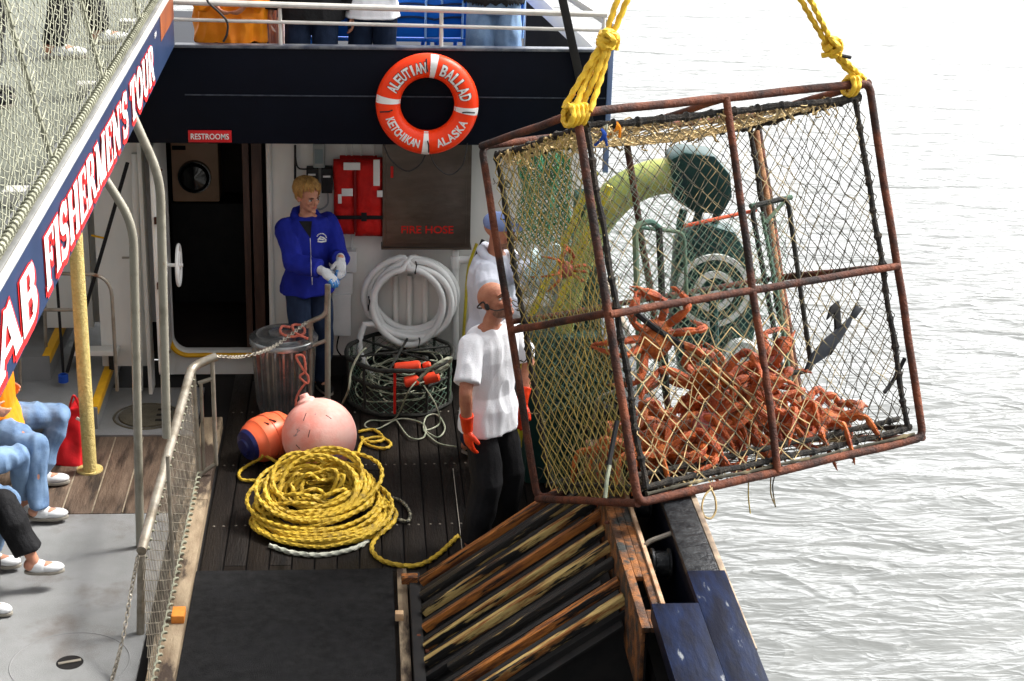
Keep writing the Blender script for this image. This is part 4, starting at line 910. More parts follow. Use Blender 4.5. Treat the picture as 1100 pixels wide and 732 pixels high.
# ------------------------------------------------------------------ bridle ropes
def bridle(label, c0, knot, top, side):
    T_ = thing('lifting_bridle', label, 'rope', c0)
    q = MB()
    for s in (-1, 1):
        o_ = V(.022 * s, .0, 0)
        q.rope(spline([top + o_ * 1.3, knot.lerp(top, .4) + o_, knot + o_ * .6], 8), .0155)
    q.build('upper_strands', m_yrope, T_)
    q = MB()
    for k in range(4):
        o_ = V((k - 1.5) * .035, .012 * (k % 2), 0); q.rope(spline([knot + o_ * .4, knot.lerp(c0, .5) + o_, c0 + V((k - 1.5) * .045, -.03 if k % 2 else .03, .02)], 8), .0155) if (side or k in (1, 2)) else None
    q.build('lower_strands', m_yrope, T_)
    q = MB(); d = (top - c0).normalized()
    for k in range(3):
        rot = d.to_track_quat('Z', 'Y').to_matrix(); rr2 = .042 if side else .034
        q.rope([knot + d * (.028 * (k - 1)) + rot @ V(rr2 * math.cos(a), rr2 * math.sin(a), .012 * math.sin(a * 2 + k)) for a in [i * .5 for i in range(13)]], .016)
    q.rope(spline([knot + V(-.05, 0, -.05), knot + V(.03, -.05, 0), knot + V(-.02, -.05, .06), knot + V(.05, 0, .03), knot + V(.05, .0, -.05)], 5), .015)
    q.build('knot', m_yrope, T_)
    q = MB()
    for k in range(4 if side else 2):
        c_ = c0 + PR @ V((-.05 + .028 * k) if side else (-.1 + .03 * k), 0, -.005)
        q.rope([c_ + PR @ V(.01 * math.sin(a), .052 * math.cos(a), .052 * math.sin(a)) for a in [i * .35 for i in range(19)]], .0155)
    q.build('wrap', m_yrope, T_); return T_
c1 = L(.0, 0, PH); c2 = L(PW - .05, 0, PH)
bridle('thick yellow rope bridle knotted at the upper left corner of the pot', c1, P(652, 44, 1, c1.y + .12), P(673, -12, 1, c1.y + .2), True)
bridle('thinner yellow rope bridle knotted at the upper right corner of the pot', c2, P(893, 51, 1, c2.y - .12), P(861, -8, 1, c2.y - .25), False)
q = P(900, 59, 1, c2.y - .1); tag(MB().tube([q, P(914, 62, 1, c2.y - .1)], .011, 8).build('toggle_pin', m_black), 'short black pin stuck through the knot of the thinner yellow rope', 'pin')

# ------------------------------------------------------------------ king crabs
def leg_mb(rt, dirs, lens, rs, rnd):
    pts = [rt]; 
    for d_, l_ in zip(dirs, lens): pts.append(pts[-1] + Vector(d_).normalized() * l_)
    mb = MB(); full = []; rad = []
    for i in range(len(pts) - 1):
        n = 5
        for k in range(n + (1 if i == len(pts) - 2 else 0)):
            t = k / n; full.append(pts[i].lerp(pts[i + 1], t)); base = rs[i] * (1 - t) + rs[i + 1] * t
            rad.append(base * 1.28 * (1 + .22 * math.sin(math.pi * t) - (.28 if k == 0 and i else 0)))
    mb.tube(full, rad, 7, ell=(1, .8))
    for k in range(14):
        i = rnd.randrange(1, len(full) - 2); a = rnd.uniform(0, 6.28); r = rad[i]; c_ = full[i].lerp(full[i + 1], rnd.random()); tt = (full[i + 1] - full[i]).normalized(); n1 = tt.orthogonal().normalized(); n2 = tt.cross(n1)
        o_ = n1 * math.cos(a) + n2 * math.sin(a); mb.tube([c_ + o_ * r * .8, c_ + o_ * (r + .008)], [.0035, .0004], 4, cap=False)
    return mb, pts
def make_crab(seed, fold, shell, leg):
    rnd = random.Random(seed); T_ = thing('king_crab', 'c', 'crab')
    b = MB(); b.ell((0, 0, 0), (.105, .1, .055), None, 20, 12)
    for v in b.v:
        if v.z < 0: v.z *= .55
        k = 1 + .10 * noise.noise(v * 22 + V(seed, 0, 0)); v.x *= k * (1 - .5 * max(0, v.y)); v.y *= k; v.z += .008 * noise.noise(v * 45)
    for k in range(46):
        a = rnd.uniform(0, 6.28); ph = rnd.uniform(.1, 1.5); d_ = V(math.sin(ph) * math.cos(a), math.sin(ph) * math.sin(a), math.cos(ph)); p = V(d_.x * .102, d_.y * .098, d_.z * .053); b.tube([p * .93, p + d_ * rnd.uniform(.009, .018)], [.0055, .0006], 5, cap=False)
    b.build('carapace', shell, T_)
    ab = MB(); ab.ell((0, -.05, -.022), (.05, .05, .02), None, 14, 8); ab.build('abdomen', m_crab, T_)
    for s in (-1, 1):
        for i, (ang, ln) in enumerate(((28, 1.0), (-2, 1.08), (-36, 1.0))):
            a = math.radians(ang + rnd.uniform(-14, 14)); o_ = V(s * math.cos(a), math.sin(a), 0); rt = V(s * .07, .03 - .035 * i, -.008)
            up = fold[0] + rnd.uniform(-.25, .25); dn = fold[1] + rnd.uniform(-.5, .35); sw = rnd.uniform(-.5, .3)
            side = V(-s * math.sin(a), math.cos(a), 0) * sw
            mb, _ = leg_mb(rt, (o_ + V(0, 0, up) + side * .3, o_ * .9 + side + V(0, 0, -.1), o_ * .5 + V(0, 0, dn) + side * 1.5, o_ * .1 + V(0, 0, dn) + side), (.145 * ln, .05, .135 * ln, .055), (.016, .0175, .013, .0095, .002), rnd)
            mb.build('leg', leg, T_)
        a = math.radians(62 + rnd.uniform(-12, 12)); o_ = V(s * math.cos(a), math.sin(a), 0); big = 1.25 if s > 0 else .9
        mb, pts = leg_mb(V(s * .045, .06, -.005), (o_ + V(0, 0, .2), o_ * .5 + V(-s * .5, .5, 0), V(-s * .6, .5, -.2)), (.09, .05, .07 * big), (.014, .016, .017, .021 * big), rnd)
        e_ = pts[-1]; dd = (pts[-1] - pts[-2]).normalized()
        mb.ell(e_, (.021 * big, .021 * big, .017 * big), None, 8, 6)
        sd = dd.cross(V(0, 0, 1)).normalized()
        mb.tube([e_ + sd * .008, e_ + dd * .04 * big + sd * .014, e_ + dd * .07 * big + sd * .004], [.013, .008, .002], 6)
        mb.tube([e_ - sd * .008, e_ + dd * .04 * big - sd * .016, e_ + dd * .07 * big - sd * .002], [.012, .007, .002], 6)
        mb.build('claw_arm', leg, T_)
    return T_
protos = [make_crab(1, (.5, -1.1), m_crab, m_crableg), make_crab(2, (.9, -.6), m_crabpurp, m_crableg), make_crab(3, (.15, -1.4), m_crab, m_crab), make_crab(5, (.7, -1.6), m_crab, m_crableg)]
for p in protos: mark(p)
rnd = random.Random(31); used = [False] * 4; GRP = 'king crabs caught in the pot'
PV = []
for p in protos:
    q = []
    for ch in KIDS[p.name]: q += [v.co.copy() for v in ch.data.vertices][::6]
    PV.append(np.array([tuple(v) for v in q]))
from mathutils import Euler
PRT = np.array(PR.transposed()); PTN = np.array(PT)
def outside(k, loc, rot, sc):
    R = np.array(Euler(rot).to_matrix()); w_ = PV[k] @ R.T * sc + np.array(loc); l_ = (w_ - PTN) @ PRT.T
    return (np.maximum(.045 - l_, 0).sum() + np.maximum(l_ - np.array([PW - .06, PD - .06, PH]), 0).sum())
def put_crab(k, loc, rot, sc, label):
    if used[k]: o = dup(protos[k])
    else: o = protos[k]; used[k] = True
    o.location = loc; o.rotation_euler = rot; o.scale = (sc, sc, sc); tag(o, label, 'crab', GRP); return o
# clinging ones
put_crab(3, ob(704, 364, .13), (math.radians(78), math.radians(-15), math.radians(25)), 1.12, 'large orange king crab clinging upright to the netting left of the wheel')
put_crab(0, ob(762, 410, .3), (math.radians(60), .4, math.radians(160)), 1.15, 'king crab draped over the top of the heap below the pale wheel')
put_crab(1, ob(826, 400, .25), (math.radians(70), .2, math.radians(-100)), 1.0, 'dark king crab climbing beside the front upright, topmost of the heap')
put_crab(2, ob(884, 452, .3), (.25, -.15, math.radians(-70)), 1.1, 'king crab at the right end of the heap with long legs stretched out right')
put_crab(1, ob(608, 290, .8), (math.radians(80), .2, math.radians(30)), .5, 'small red crab held up behind the left side netting beside the oval paddle')
n = 0; placed = []
while n < 25:
    a = rnd.uniform(.38, 1.5); b = rnd.uniform(.22, .9); env = .22 * math.exp(-((a - .98) / .42) ** 2) + .04
    c = .13 + rnd.random() * env
    if any((V(a, b, c * 1.3) - q).length < .155 for q in placed):
        if rnd.random() > .05: continue
    placed.append(V(a, b, c * 1.3)); n += 1
    if a < .45: lab = 'red king crab in the left part of the heap, behind the pot corner'
    elif c > .3: lab = 'red king crab piled high in the middle of the heap'
    elif a < 1.25: lab = 'red king crab low in the middle of the tangled heap'
    else: lab = 'red king crab low in the right part of the heap'
    p = L(a, b, c); k_ = rnd.choice([0, 1, 2, 3, 0, 2]); sc_ = rnd.uniform(1.0, 1.3)
    cands = [(rnd.uniform(-1.2, 1.2), rnd.uniform(-1.0, 1.0), rnd.uniform(0, 6.28)) for _ in range(24)]
    lifts = [(outside(k_, L(a, b, c + dz_), r3, sc_) + dz_ * 14, r3, dz_) for r3 in cands for dz_ in (0, .05, .1)]
    _, r3, dz_ = min(lifts); put_crab(k_, L(a, b, c + dz_), r3, sc_, lab)
# ------------------------------------------------------------------ lifebuoy
RC = P(459, 112, 1, BY - .09); RM, RT = .277, .087
LB = thing('lifebuoy', 'orange lifebuoy lettered ALEUTIAN BALLAD KETCHIKAN ALASKA hanging on the navy bulwark', 'lifebuoy', RC)
tl_ = math.radians(0)
def rp(theta, rad, h=0.0):
    "point on the front of the ring: theta clockwise from top, rad from the centre, h above the surface"
    dy = math.sqrt(max(0, RT ** 2 - (rad - RM) ** 2)) * .8 + h
    return RC + V(rad * math.sin(theta), -dy, rad * math.cos(theta))
MB().tube([RC + V(RM * math.sin(a), 0, RM * math.cos(a)) for a in [i * 2 * math.pi / 72 for i in range(72)]], RT, 24, True, up=(0, 1, 0), ell=(.8, 1)).build('ring', m_ring, LB)
for deg in (8, 97, 182, 277):
    b = MB(); n1, n2 = 6, 12; vs = []
    for i in range(n1 + 1):
        for j in range(n2 + 1):
            th = math.radians(deg) + (i / n1 - .5) * .16; ra_ = RM - RT * .97 + 2 * RT * .97 * j / n2; vs.append(rp(th, ra_, .002))
    b.add(vs, [(i * (n2 + 1) + j, i * (n2 + 1) + j + 1, (i + 1) * (n2 + 1) + j + 1, (i + 1) * (n2 + 1) + j) for i in range(n1) for j in range(n2)]); b.build('reflective_band', m_whiteclean, LB)
def arc_text(txt, a0, a1, inside=False, h=.075, wfac=.62, name='lettering', mm=None, hh=.0035, gx=0):
    n = len(txt); mb = MB()
    for i, ch in enumerate(txt):
        if ch == ' ': continue
        th = math.radians(a0 + (a1 - a0) * (i + .5) / n)
        cu = bpy.data.curves.new('t', 'FONT'); cu.body = ch; cu.size = 1; cu.offset = .03 + gx; cu.resolution_u = 3
        o_ = bpy.data.objects.new('t', cu); COL.objects.link(o_); dg = bpy.context.evaluated_depsgraph_get(); dg.update(); me = bpy.data.meshes.new_from_object(o_.evaluated_get(dg)); bpy.data.objects.remove(o_)
        bm = bmesh.new(); bm.from_mesh(me); bmesh.ops.triangulate(bm, faces=bm.faces)
        for _ in range(2): bmesh.ops.subdivide_edges(bm, edges=[e for e in bm.edges if e.calc_length() > .25], cuts=1)
        bmesh.ops.triangulate(bm, faces=bm.faces)
        xs = [v.co.x for v in bm.verts]; x0, x1 = min(xs), max(xs); wd = h * wfac * (.45 if ch == 'I' else 1.0 + (.1 if ch in 'AN' else 0)); vs = []
        for v in bm.verts:
            lx = ((v.co.x - (x0 + x1) / 2) / max(.01, x1 - x0)) * wd; ly = (v.co.y / .73 - .5) * h
            if inside: vs.append(rp(th - lx / RM, RM - ly, hh))
            else: vs.append(rp(th + lx / RM, RM + ly, hh))
        mb.add(vs, [tuple(v.index for v in f.verts) for f in bm.faces]); bm.free()
    mb.build(name, mm or m_signwhite, LB, False)
for nm, mm, hh, gx in (('lettering_outline', m_strap, .0025, .035), ('lettering', m_signwhite, .0045, 0)):
    arc_text('ALEUTIAN', -68, -3, h=.076, wfac=.48, name=nm, mm=mm, hh=hh, gx=gx); arc_text('BALLAD', 19, 82, h=.082, wfac=.55, name=nm, mm=mm, hh=hh, gx=gx)
arc_text('KETCHIKAN', -108, -168, True, .06, .58); arc_text('ALASKA', 166, 112, True, .06, .66)
for deg in (-2, 98, 178, 262):
    th = math.radians(deg); MB().tube([rp(th, RM + .06, .006), rp(th, RM, .008), rp(th + .03, RM - .03, .012)], .005, 6).build('grab_line', m_black, LB)
# sign RESTROOMS
a, b = P(202, 140, 1, BY - .004), P(249, 153, 1, BY - .004)
RS = thing('restrooms_sign', 'small red sign reading RESTROOMS above the dark doorway', 'sign', (a + b) / 2)
MB().span((a.x, BY - .014, b.z), (b.x, BY - .002, a.z)).build('board', m_redsign, RS, True, .002)
t = MB(); text_mb(t, 'RESTROOMS', ((a.x + b.x) / 2, BY - .0145, b.z + .022), (1, 0, 0), (0, 0, 1), .042, (b.x - a.x) * .88, .001, .012, align='C'); t.build('lettering', m_signwhite, RS, False)
# fire hose cabinet
a, b = P(411, 150, 1, 13.08), P(505, 266, 1, 13.08)
FH = thing('fire_hose_cabinet', 'dull brown steel cabinet lettered FIRE HOSE in red on the wall', 'cabinet', ((a + b) / 2))
MB().span((a.x, 13.08, b.z), (b.x, 13.228, a.z + .12)).build('case', m_steel, FH, True, .006)
MB().span((a.x + .03, 13.065, b.z + .035), (b.x - .035, 13.079, a.z + .06)).build('door', m_steel, FH, True, .004)
MB().span((a.x - .01, 13.055, b.z - .012), (b.x + .01, 13.228, b.z - .001)).build('bottom_lip', m_steel, FH, True, .003)
t = MB(); c0 = P(431, 251, 1, 13.063); c1_ = P(487, 251, 1, 13.063); text_mb(t, 'FIRE HOSE', c0, (1, 0, 0), (0, 0, 1), .062, c1_.x - c0.x, .001, .02); t.build('lettering', m_redtext, FH, False)
c0 = P(421, 185, 1, 13.06); MB().box(c0, (.022, .006, .09)).build('red_tag', m_redtext, FH, True, .002)
MB().tube([P(505, 300, 1, 13.05), P(505, 180, 1, 13.05)], .004, 5).build('latch_rod', m_galv, FH) if False else None
# hose coil
HC = P(441, 318, 1, 13.1); HO = thing('hose_coil', 'coil of thick white hose hanging on the wall below the steel cabinet', 'hose', HC)
rnd = random.Random(8); pts = []
for i in range(5 * 40):
    t_ = i / 40; a = 2 * math.pi * t_; k = int(t_); rx = .345 - .035 * (k % 3) + .02 * math.sin(a + k); rz = .30 + .02 * (k % 2) + .015 * math.sin(a * 2 + k); pts.append(HC + V(rx * math.sin(a) + .02 * math.sin(k * 2.1), -.04 * (k % 3) - .01 * k, rz * math.cos(a) - .05 * (k % 3) * .6))
pts = pts[:-14] + [HC + V(-.36, -.1, -.2), HC + V(-.40, -.12, -.42), HC + V(-.3, -.12, -.62)]
MB().tube(spline(pts, 2), .026, 12).build('hose', m_pvc, HO)
pts = [HC + V((.27 + .02 * math.sin(3 * a)) * math.sin(a), .03 - .02 * math.sin(a * .5), (.25) * math.cos(a) - .03) for a in [i * 2 * math.pi / 40 for i in range(36)]]
MB().tube(pts, .026, 12).build('inner_loop', m_pvc, HO)
t = MB()
for x, z in ((.03, .3), (-.33, .0), (.06, -.32)): t.tube([HC + V(x, .02, z), HC + V(x + .01, -.16, z + .01), HC + V(x, -.17, z - .06), HC + V(x, .02, z - .07)], .006, 6)
t.build('tie', m_strap, HO)
pp = MB()
for i, px in enumerate((425, 440, 457)):
    tag(MB().tube([P(px, 296, 1, 13.19), P(px, 385, 1, 13.19)], .024, 12).build('wall_pipe', m_white), ['leftmost', 'middle', 'rightmost'][i] + ' of three short white pipes on the wall seen through the hose coil', 'pipe')
EP = thing('elbow_pipe', 'white pipe with a tee fitting on the wall right of the hose coil', 'pipe', P(489, 380, 1, 13.15))
MB().tube([P(489, 268, 1, 13.15), P(489, 385, 1, 13.15)], .028, 14).build('riser', m_pvc, EP)
MB().tube(resample([P(487, 280, 1, 13.15), P(506, 279, 1, 13.15)], .02), .032, 14).build('tee', m_pvc, EP); MB().lathe(P(489, 288, 1, 13.15), [(.036, -.0), (.04, .02), (.04, .09), (.036, .1)], 16).build('collar', m_pvc, EP)
tag(MB().tube(spline([P(512, 262, 1, 13.1), P(503, 290, 1, 13.1), P(500, 330, 1, 13.1), P(497, 372, 1, 13.1)], 8), .012, 8).build('yellow_hose', m_ygreen), 'yellow air hose hanging down the wall behind the man in the pale hoodie', 'hose')
tag(MB().tube(spline([P(519, 258, 1, 13.1), P(512, 275, 1, 13.1), P(506, 292, 1, 13.1)], 8), .016, 8).build('black_hose', m_strap), 'short black hose beside the yellow air hose', 'hose')
# electric boxes, conduit, white boxes
EB = thing('switch_box', 'black switch boxes with a grey gauge above them, left of the life jacket', 'switch box', P(345, 190, 1, 13.2))
def fbx(nm, x0, y0, x1, y1, yf, yk, m, par, bev=.004):
    a, b = P(x0, y0, 1, yf), P(x1, y1, 1, yf); return MB().span((a.x, yf, b.z), (b.x, yk, a.z)).build(nm, m, par, True, bev)
fbx('box', 329, 182, 342, 205, 13.12, 13.228, m_black, EB); fbx('box', 345, 182, 357, 208, 13.11, 13.228, m_black, EB)
fbx('gauge_body', 336, 155, 349, 181, 13.13, 13.228, m_screen, EB, .01); fbx('gauge_face', 338, 161, 347, 176, 13.124, 13.131, mat('pale_dial', (.2, .26, .27), None, .2), EB, 0)
for x, y in ((335, 188), (351, 190)): fbx('label_plate', x - 4, y - 1, x + 4, y + 1, 13.106 if x > 340 else 13.116, 13.125, m_whiteclean, EB, 0)
t = MB(); t.tube([P(317, 156, 1, 13.2), P(317, 193, 1, 13.2)], .009, 8); t.tube(spline([P(317, 165, 1, 13.19), P(320, 180, 1, 13.19), P(330, 182, 1, 13.19)], 6), .006, 6); t.build('conduit', m_black, EB)
t = MB(); t.tube(spline([P(352, 208, 1, 13.17), P(352, 219, 1, 13.17), P(345, 225, 1, 13.17), P(338, 224, 1, 13.17)], 6), .007, 6); t.build('cable', m_screen, EB)
for x in (372, 388, 402, 378):
    MB().tube([P(x, 150, 1, 13.21), P(x, 168 if x != 378 else 300, 1, 13.21)], .007, 8).build('conduit', m_white, EB)
WB = thing('white_box', 'stack of white plastic boxes on the wall behind the woman\'s gloves', 'box', P(368, 320, 1, 13.15))
fbx('socket_box', 372, 271, 383, 293, 13.12, 13.228, m_pvc, WB); fbx('upper_box', 358, 294, 379, 316, 13.12, 13.228, m_pvc, WB); fbx('lower_box', 357, 317, 377, 361, 13.10, 13.228, m_pvc, WB)
MB().tube(spline([P(364, 361, 1, 13.15), P(362, 375, 1, 13.15), P(369, 385, 1, 13.15)], 6), .006, 6).build('cable', m_strap, WB)
# life jacket
LJ = thing('life_jacket', 'red life jacket with white reflective patches and a black strap hanging on the wall', 'life jacket', P(383, 210, 1, 13.1))
def padd(nm, x0, y0, x1, y1, yc, th, m, seed):
    a, b = P(x0, y0, 1, yc), P(x1, y1, 1, yc); c = (a + b) / 2; sx, sz = abs(b.x - a.x) / 2, abs(a.z - b.z) / 2; nx, nz = 14, 24; vs = []; fs = []
    for i in range(nx + 1):
        for j in range(nz + 1):
            u = i / nx * 2 - 1; v = j / nz * 2 - 1; h = th * (1 - abs(u) ** 4) ** .5 * (1 - abs(v) ** 6) ** .5 * (1 - .35 * max(0, 1 - abs((v + .28) / .1)))
            vs.append(V(c.x + sx * u + .006 * noise.noise(V(v * 2, seed, 0)), yc - h + .012 * noise.noise(V(u * 2, v * 3, seed)), c.z + sz * v))
    k = nz + 1; fs = [(i * k + j, (i + 1) * k + j, (i + 1) * k + j + 1, i * k + j + 1) for i in range(nx) for j in range(nz)]
    n0 = len(vs); vs += [V(v.x, yc + .03, v.z) for v in vs[:n0]]; fs += [tuple(n0 + q for q in f[::-1]) for f in fs]
    bd = [i * k for i in range(nx + 1)] + [nx * k + j for j in range(1, nz + 1)] + [i * k + nz for i in range(nx - 1, -1, -1)] + [j for j in range(nz - 1, 0, -1)]
    fs += [(bd[q], bd[(q + 1) % len(bd)], n0 + bd[(q + 1) % len(bd)], n0 + bd[q]) for q in range(len(bd))]
    return MB().add(vs, fs).build(nm, m, LJ, True, 0, 60)
padd('front_panel', 358, 172, 381, 252, 13.13, .06, m_jacketred, 1); padd('front_panel', 381, 170, 411, 254, 13.13, .06, m_jacketred, 2); padd('back_panel', 365, 168, 405, 246, 13.19, .04, m_jacketred, 3)
def jp(nm, x0, y0, x1, y1, m, yf=13.062): fbx(nm, x0, y0, x1, y1, yf, yf + .012, m, LJ, .002)
jp('reflective_patch', 369, 175, 387, 183, m_whiteclean); jp('reflective_patch', 367, 203, 379, 211, m_whiteclean); jp('reflective_patch', 401, 172, 408, 200, m_whiteclean); jp('reflective_patch', 405, 205, 411, 212, m_whiteclean); jp('reflective_patch', 363, 209, 367, 219, m_whiteclean)
jp('waist_strap', 358, 232, 411, 236, m_strap, 13.058); jp('buckle', 388, 229, 394, 238, m_strap, 13.05); jp('chest_strap', 380, 172, 383, 250, mat('dark_red_seam', (.2, .006, .006)), 13.066)
# ------------------------------------------------------------------ garbage can
cb = P(309, 440, 2, 0); cb = V(cb.x - .02, 12.52, 0); lz_ = P(307, 361, 1, 12.52).z
GC = thing('garbage_can', 'ribbed galvanised garbage can with a lid and salmon rope on top', 'garbage can', cb)
MB().lathe(cb, [(0, .004), (.19, .004), (.2, .012), (.2, .03)] + [(.2 + .03 * k / 12, .03 + (lz_ - .07) * k / 12) for k in range(13)], 96, rib=lambda j, z: .06 * (1 if (j % 4) < 2 else -1) if .05 < z < lz_ - .08 else 0).build('body', m_zinc, GC)
MB().lathe(cb, [(0, lz_ + .03), (.1, lz_ + .028), (.11, lz_ + .034), (.12, lz_ + .026), (.19, lz_ + .018), (.205, lz_ + .024), (.22, lz_ + .014), (.252, lz_ + .0), (.258, lz_ - .01), (.256, lz_ - .045), (.25, lz_ - .045)], 64).build('lid', m_zinc, GC)
t = MB(); c0 = V(cb.x + .06, cb.y - .03, lz_ + .045)
def P3(x, y, z): return P(x, y, 2, z)
zt_ = lz_ + .045
t.rope(spline([P3(312, 352, zt_), P3(303, 351, zt_ + .01), P3(302, 358, zt_), P3(314, 362, zt_), P3(327, 358, zt_ + .012), P3(324, 350, zt_), P3(314, 350, zt_), P3(318, 358, zt_ + .02), P3(331, 364, zt_), ], 6), .0095)
tag(t.build('salmon_rope', m_prope), 'salmon pink rope looped on the garbage can lid', 'rope')
t = MB(); yf = cb.y - .27
t.rope(spline([P(318, 382, 1, yf), P(326, 383, 1, yf), P(328, 398, 1, yf), P(322, 405, 1, yf), P(330, 412, 1, yf - .01), P(331, 405, 1, yf), P(325, 396, 1, yf), P(319, 386, 1, yf), P(318, 382, 1, yf)], 6), .0085)
t.rope(spline([P(328, 412, 1, yf), P(322, 420, 1, yf), P(318, 430, 1, yf), P(318, 443, 1, yf)], 6), .0085)
tag(t.build('salmon_rope', m_prope), 'salmon pink rope tied in a loop against the side of the garbage can', 'rope')
# ------------------------------------------------------------------ buoys
bc = V(P(343, 490, 2, 0).x, 11.42, .255); bc = V(P(343, 472, 1, 11.42).x, 11.42, .262)
BP = thing('round_buoy', 'big round pink buoy with blue scuffs behind the rope coil', 'buoy', bc)
MB().ell(bc, (.262, .262, .262), None, 48, 32).build('ball', m_buoyp, BP)
e_ = MB(); ed_ = V(-.35, .25, .9).normalized(); e_.lathe(bc + ed_ * .25, [(.07, -.01), (.06, .02), (.035, .035), (.03, .06), (0, .062)], 20, ed_); e_.build('rope_eye', m_buoyp, BP)
e_ = MB()
for (x0, y0, x1, y1) in ((326, 452, 329, 444), (333, 462, 331, 470), (318, 478, 322, 482), (350, 446, 356, 450), (340, 480, 338, 488)):
    qs = []
    for (x_, y_) in ((x0, y0), (x1, y1)):
        dd = Vector(M @ np.array([x_ - 550, y_ - 366, F_PX])).normalized(); oc = Vector(CAM) - bc; bb_ = oc.dot(dd); t_ = -bb_ - math.sqrt(max(0, bb_ * bb_ - oc.length_squared + .2625 ** 2)); qs.append(Vector(CAM) + dd * t_)
    e_.tube(qs, .0028, 5)
e_.build('scratch', m_strap, BP)
t = MB(); u = V(.12, -.93, -.35).normalized(); k = MB()
for (px, py, w_, h_) in ((362, 494, .05, .055), (372, 490, .03, .05), (352, 503, .04, .03)):
    dd = (P(px, py, 1, 11.18) - bc).normalized(); rot = dd.to_track_quat('Z', 'Y').to_matrix(); vs = []; n = 18
    ctr = bc + dd * .2635; vs = [ctr]
    for i in range(n):
        a = 2 * math.pi * i / n; rr3 = 1 + .4 * noise.noise(V(math.cos(a) * 2, math.sin(a) * 2, px)); q = dd + rot @ V(math.cos(a) * w_ * 2.6 * rr3, math.sin(a) * h_ * 2.6 * rr3, 0); vs.append(bc + q.normalized() * .2636)
    k.add(vs, [(0, 1 + i, 1 + (i + 1) % n) for i in range(n)])
k.build('blue_scuff', m_bluescuff, BP)
ob_ = V(P(287, 468, 1, 11.62).x, 11.62, .165); ax_ = V(-.75, -.62, -.1).normalized()
BO = thing('orange_buoy', 'barrel-shaped orange buoy with a dark blue end lying left of the round pink buoy', 'buoy', ob_)
MB().lathe(ob_, [(.0, -.2), (.1, -.19), (.145, -.14), (.155, -.1), (.15, -.095), (.165, -.06), (.168, .0), (.163, .004), (.166, .05), (.158, .09), (.153, .094), (.14, .13), (.12, .16)], 40, ax_).build('body', m_buoyo, BO)
MB().lathe(ob_, [(.1205, .158), (.105, .185), (.06, .2), (.055, .215), (.02, .22), (0, .22)], 32, ax_).build('blue_end', m_buoyb, BO)
t = MB(); text_mb(t, '3', ob_ + V(.0, -.0, .0), (.6, -.5, .3), (-.3, .2, .9), .08, .05, .17) if False else None
t = MB()
for dx_, dy_ in ((0, 0),):
    c0 = ob_ + V(.02, -.08, .146); t.tube([c0 + V(-.04, 0, 0), c0 + V(.0, -.02, -.003)], .006, 6); t.tube([c0 + V(-.0, .03, .01), c0 + V(.05, .01, .003)], .006, 6)
t.build('black_mark', m_strap, BO)
# ------------------------------------------------------------------ big yellow rope coil
CC = P(343, 552, 2, 0); RCL = thing('rope_coil', 'big slumped coil of yellow rope on the dark deck', 'rope', V(CC.x, CC.y, 0))
rnd = random.Random(12); pts = []; NL = 34; zc = 0
ctr = V(CC.x + .03, CC.y - .17, 0)
for i in range(NL * 28):
    t_ = i / 28; k = t_ / NL; a = -2 * math.pi * t_ + .5
    jr = noise.noise(V(t_ * .9, 3.3, 0)); j2 = noise.noise(V(t_ * .75, 9.1, 4)); j3 = noise.noise(V(t_ * 1.9, 2.2, 8)); j4 = noise.noise(V(t_ * .37, 5.2, 1))
    R0 = .42 - .17 * k + .16 * jr * (.4 + k); c_ = ctr + V(-.05 * k + .16 * j2 * (.3 + k), .10 * k + .14 * j4, 0)
    lift = .25 * k + .018 + .07 * abs(j3); tiltz = (.13 * k) * math.sin(a) + (.10 * j2 + .03) * math.cos(a + 2 * j4)
    pts.append(c_ + V(R0 * 1.06 * math.cos(a), R0 * .76 * math.sin(a), max(.018, lift + tiltz)))
end = pts[0]
t = MB(); t.rope(pts, .0125, 8, .0085); t.build('coiled_rope', m_yrope2, RCL)
for s_ in range(8):   # loose bights thrown across the top
    q = []; a0 = rnd.uniform(0, 6.28)
    for i in range(40):
        a = a0 + i * .165; R0 = rnd.uniform(.30, .31) + .04 * math.sin(a * 2 + s_); q.append(ctr + V(-.08 + .05 * (s_ % 3) + (R0 - .027 * s_) * 1.15 * math.cos(a), .08 + (R0 - .033 * s_) * .6 * math.sin(a), .20 + .008 * s_ + (.08 - .03 * (s_ % 3)) * math.sin(a) + .035 * math.sin(a * 3 + s_)))
    MB().rope(spline(q, 2), .0125, 8, .0085).build('loose_bight', m_yrope2, RCL)
def g(px, py, z=.018): return P(px, py, 2, z)
MB().rope(spline([g(405, 545, .16), g(424, 548, .10), g(422, 562, .05), g(404, 578), g(400, 592), g(415, 604), g(445, 608), g(468, 598), g(492, 576)], 8), .0145, 9, .014).build('rope_tail', m_yrope2, RCL)
MB().rope(spline([g(290, 586), g(315, 594), g(350, 596), g(388, 586), g(404, 568)], 8), .0145, 9, .014).build('grey_loop', m_wrope, RCL)
tag(MB().rope(spline([g(410, 533), g(430, 538), g(440, 550), g(438, 560), g(425, 558), g(408, 560), g(400, 552)], 8), .011, 9, .014).build('dark_rope', mat('black_white_rope', (.03, .03, .025), (.3, .28, .2), .7, 0, 40, 4, (.45, .6))), 'dark speckled rope end poking out of the right side of the yellow coil', 'rope')
tag(MB().rope(spline([g(385, 464), g(402, 462), g(412, 472), g(398, 475), g(388, 470), g(395, 478), g(412, 482), g(420, 477), g(408, 470), g(390, 474), g(384, 490)], 8), .011, 9, .014).build('yellow_line', m_yrope2), 'thin yellow rope squiggle on the deck right of the pink buoy', 'rope')
tag(MB().rope(spline([g(300, 498, .05), g(275, 484, .12), g(268, 480, .12), g(282, 490, .1), g(268, 499), g(257, 508), g(262, 516), g(290, 515)], 8), .011, 9, .014).build('yellow_line', m_yrope2), 'thin yellow rope running from the orange buoy to the big coil', 'rope')
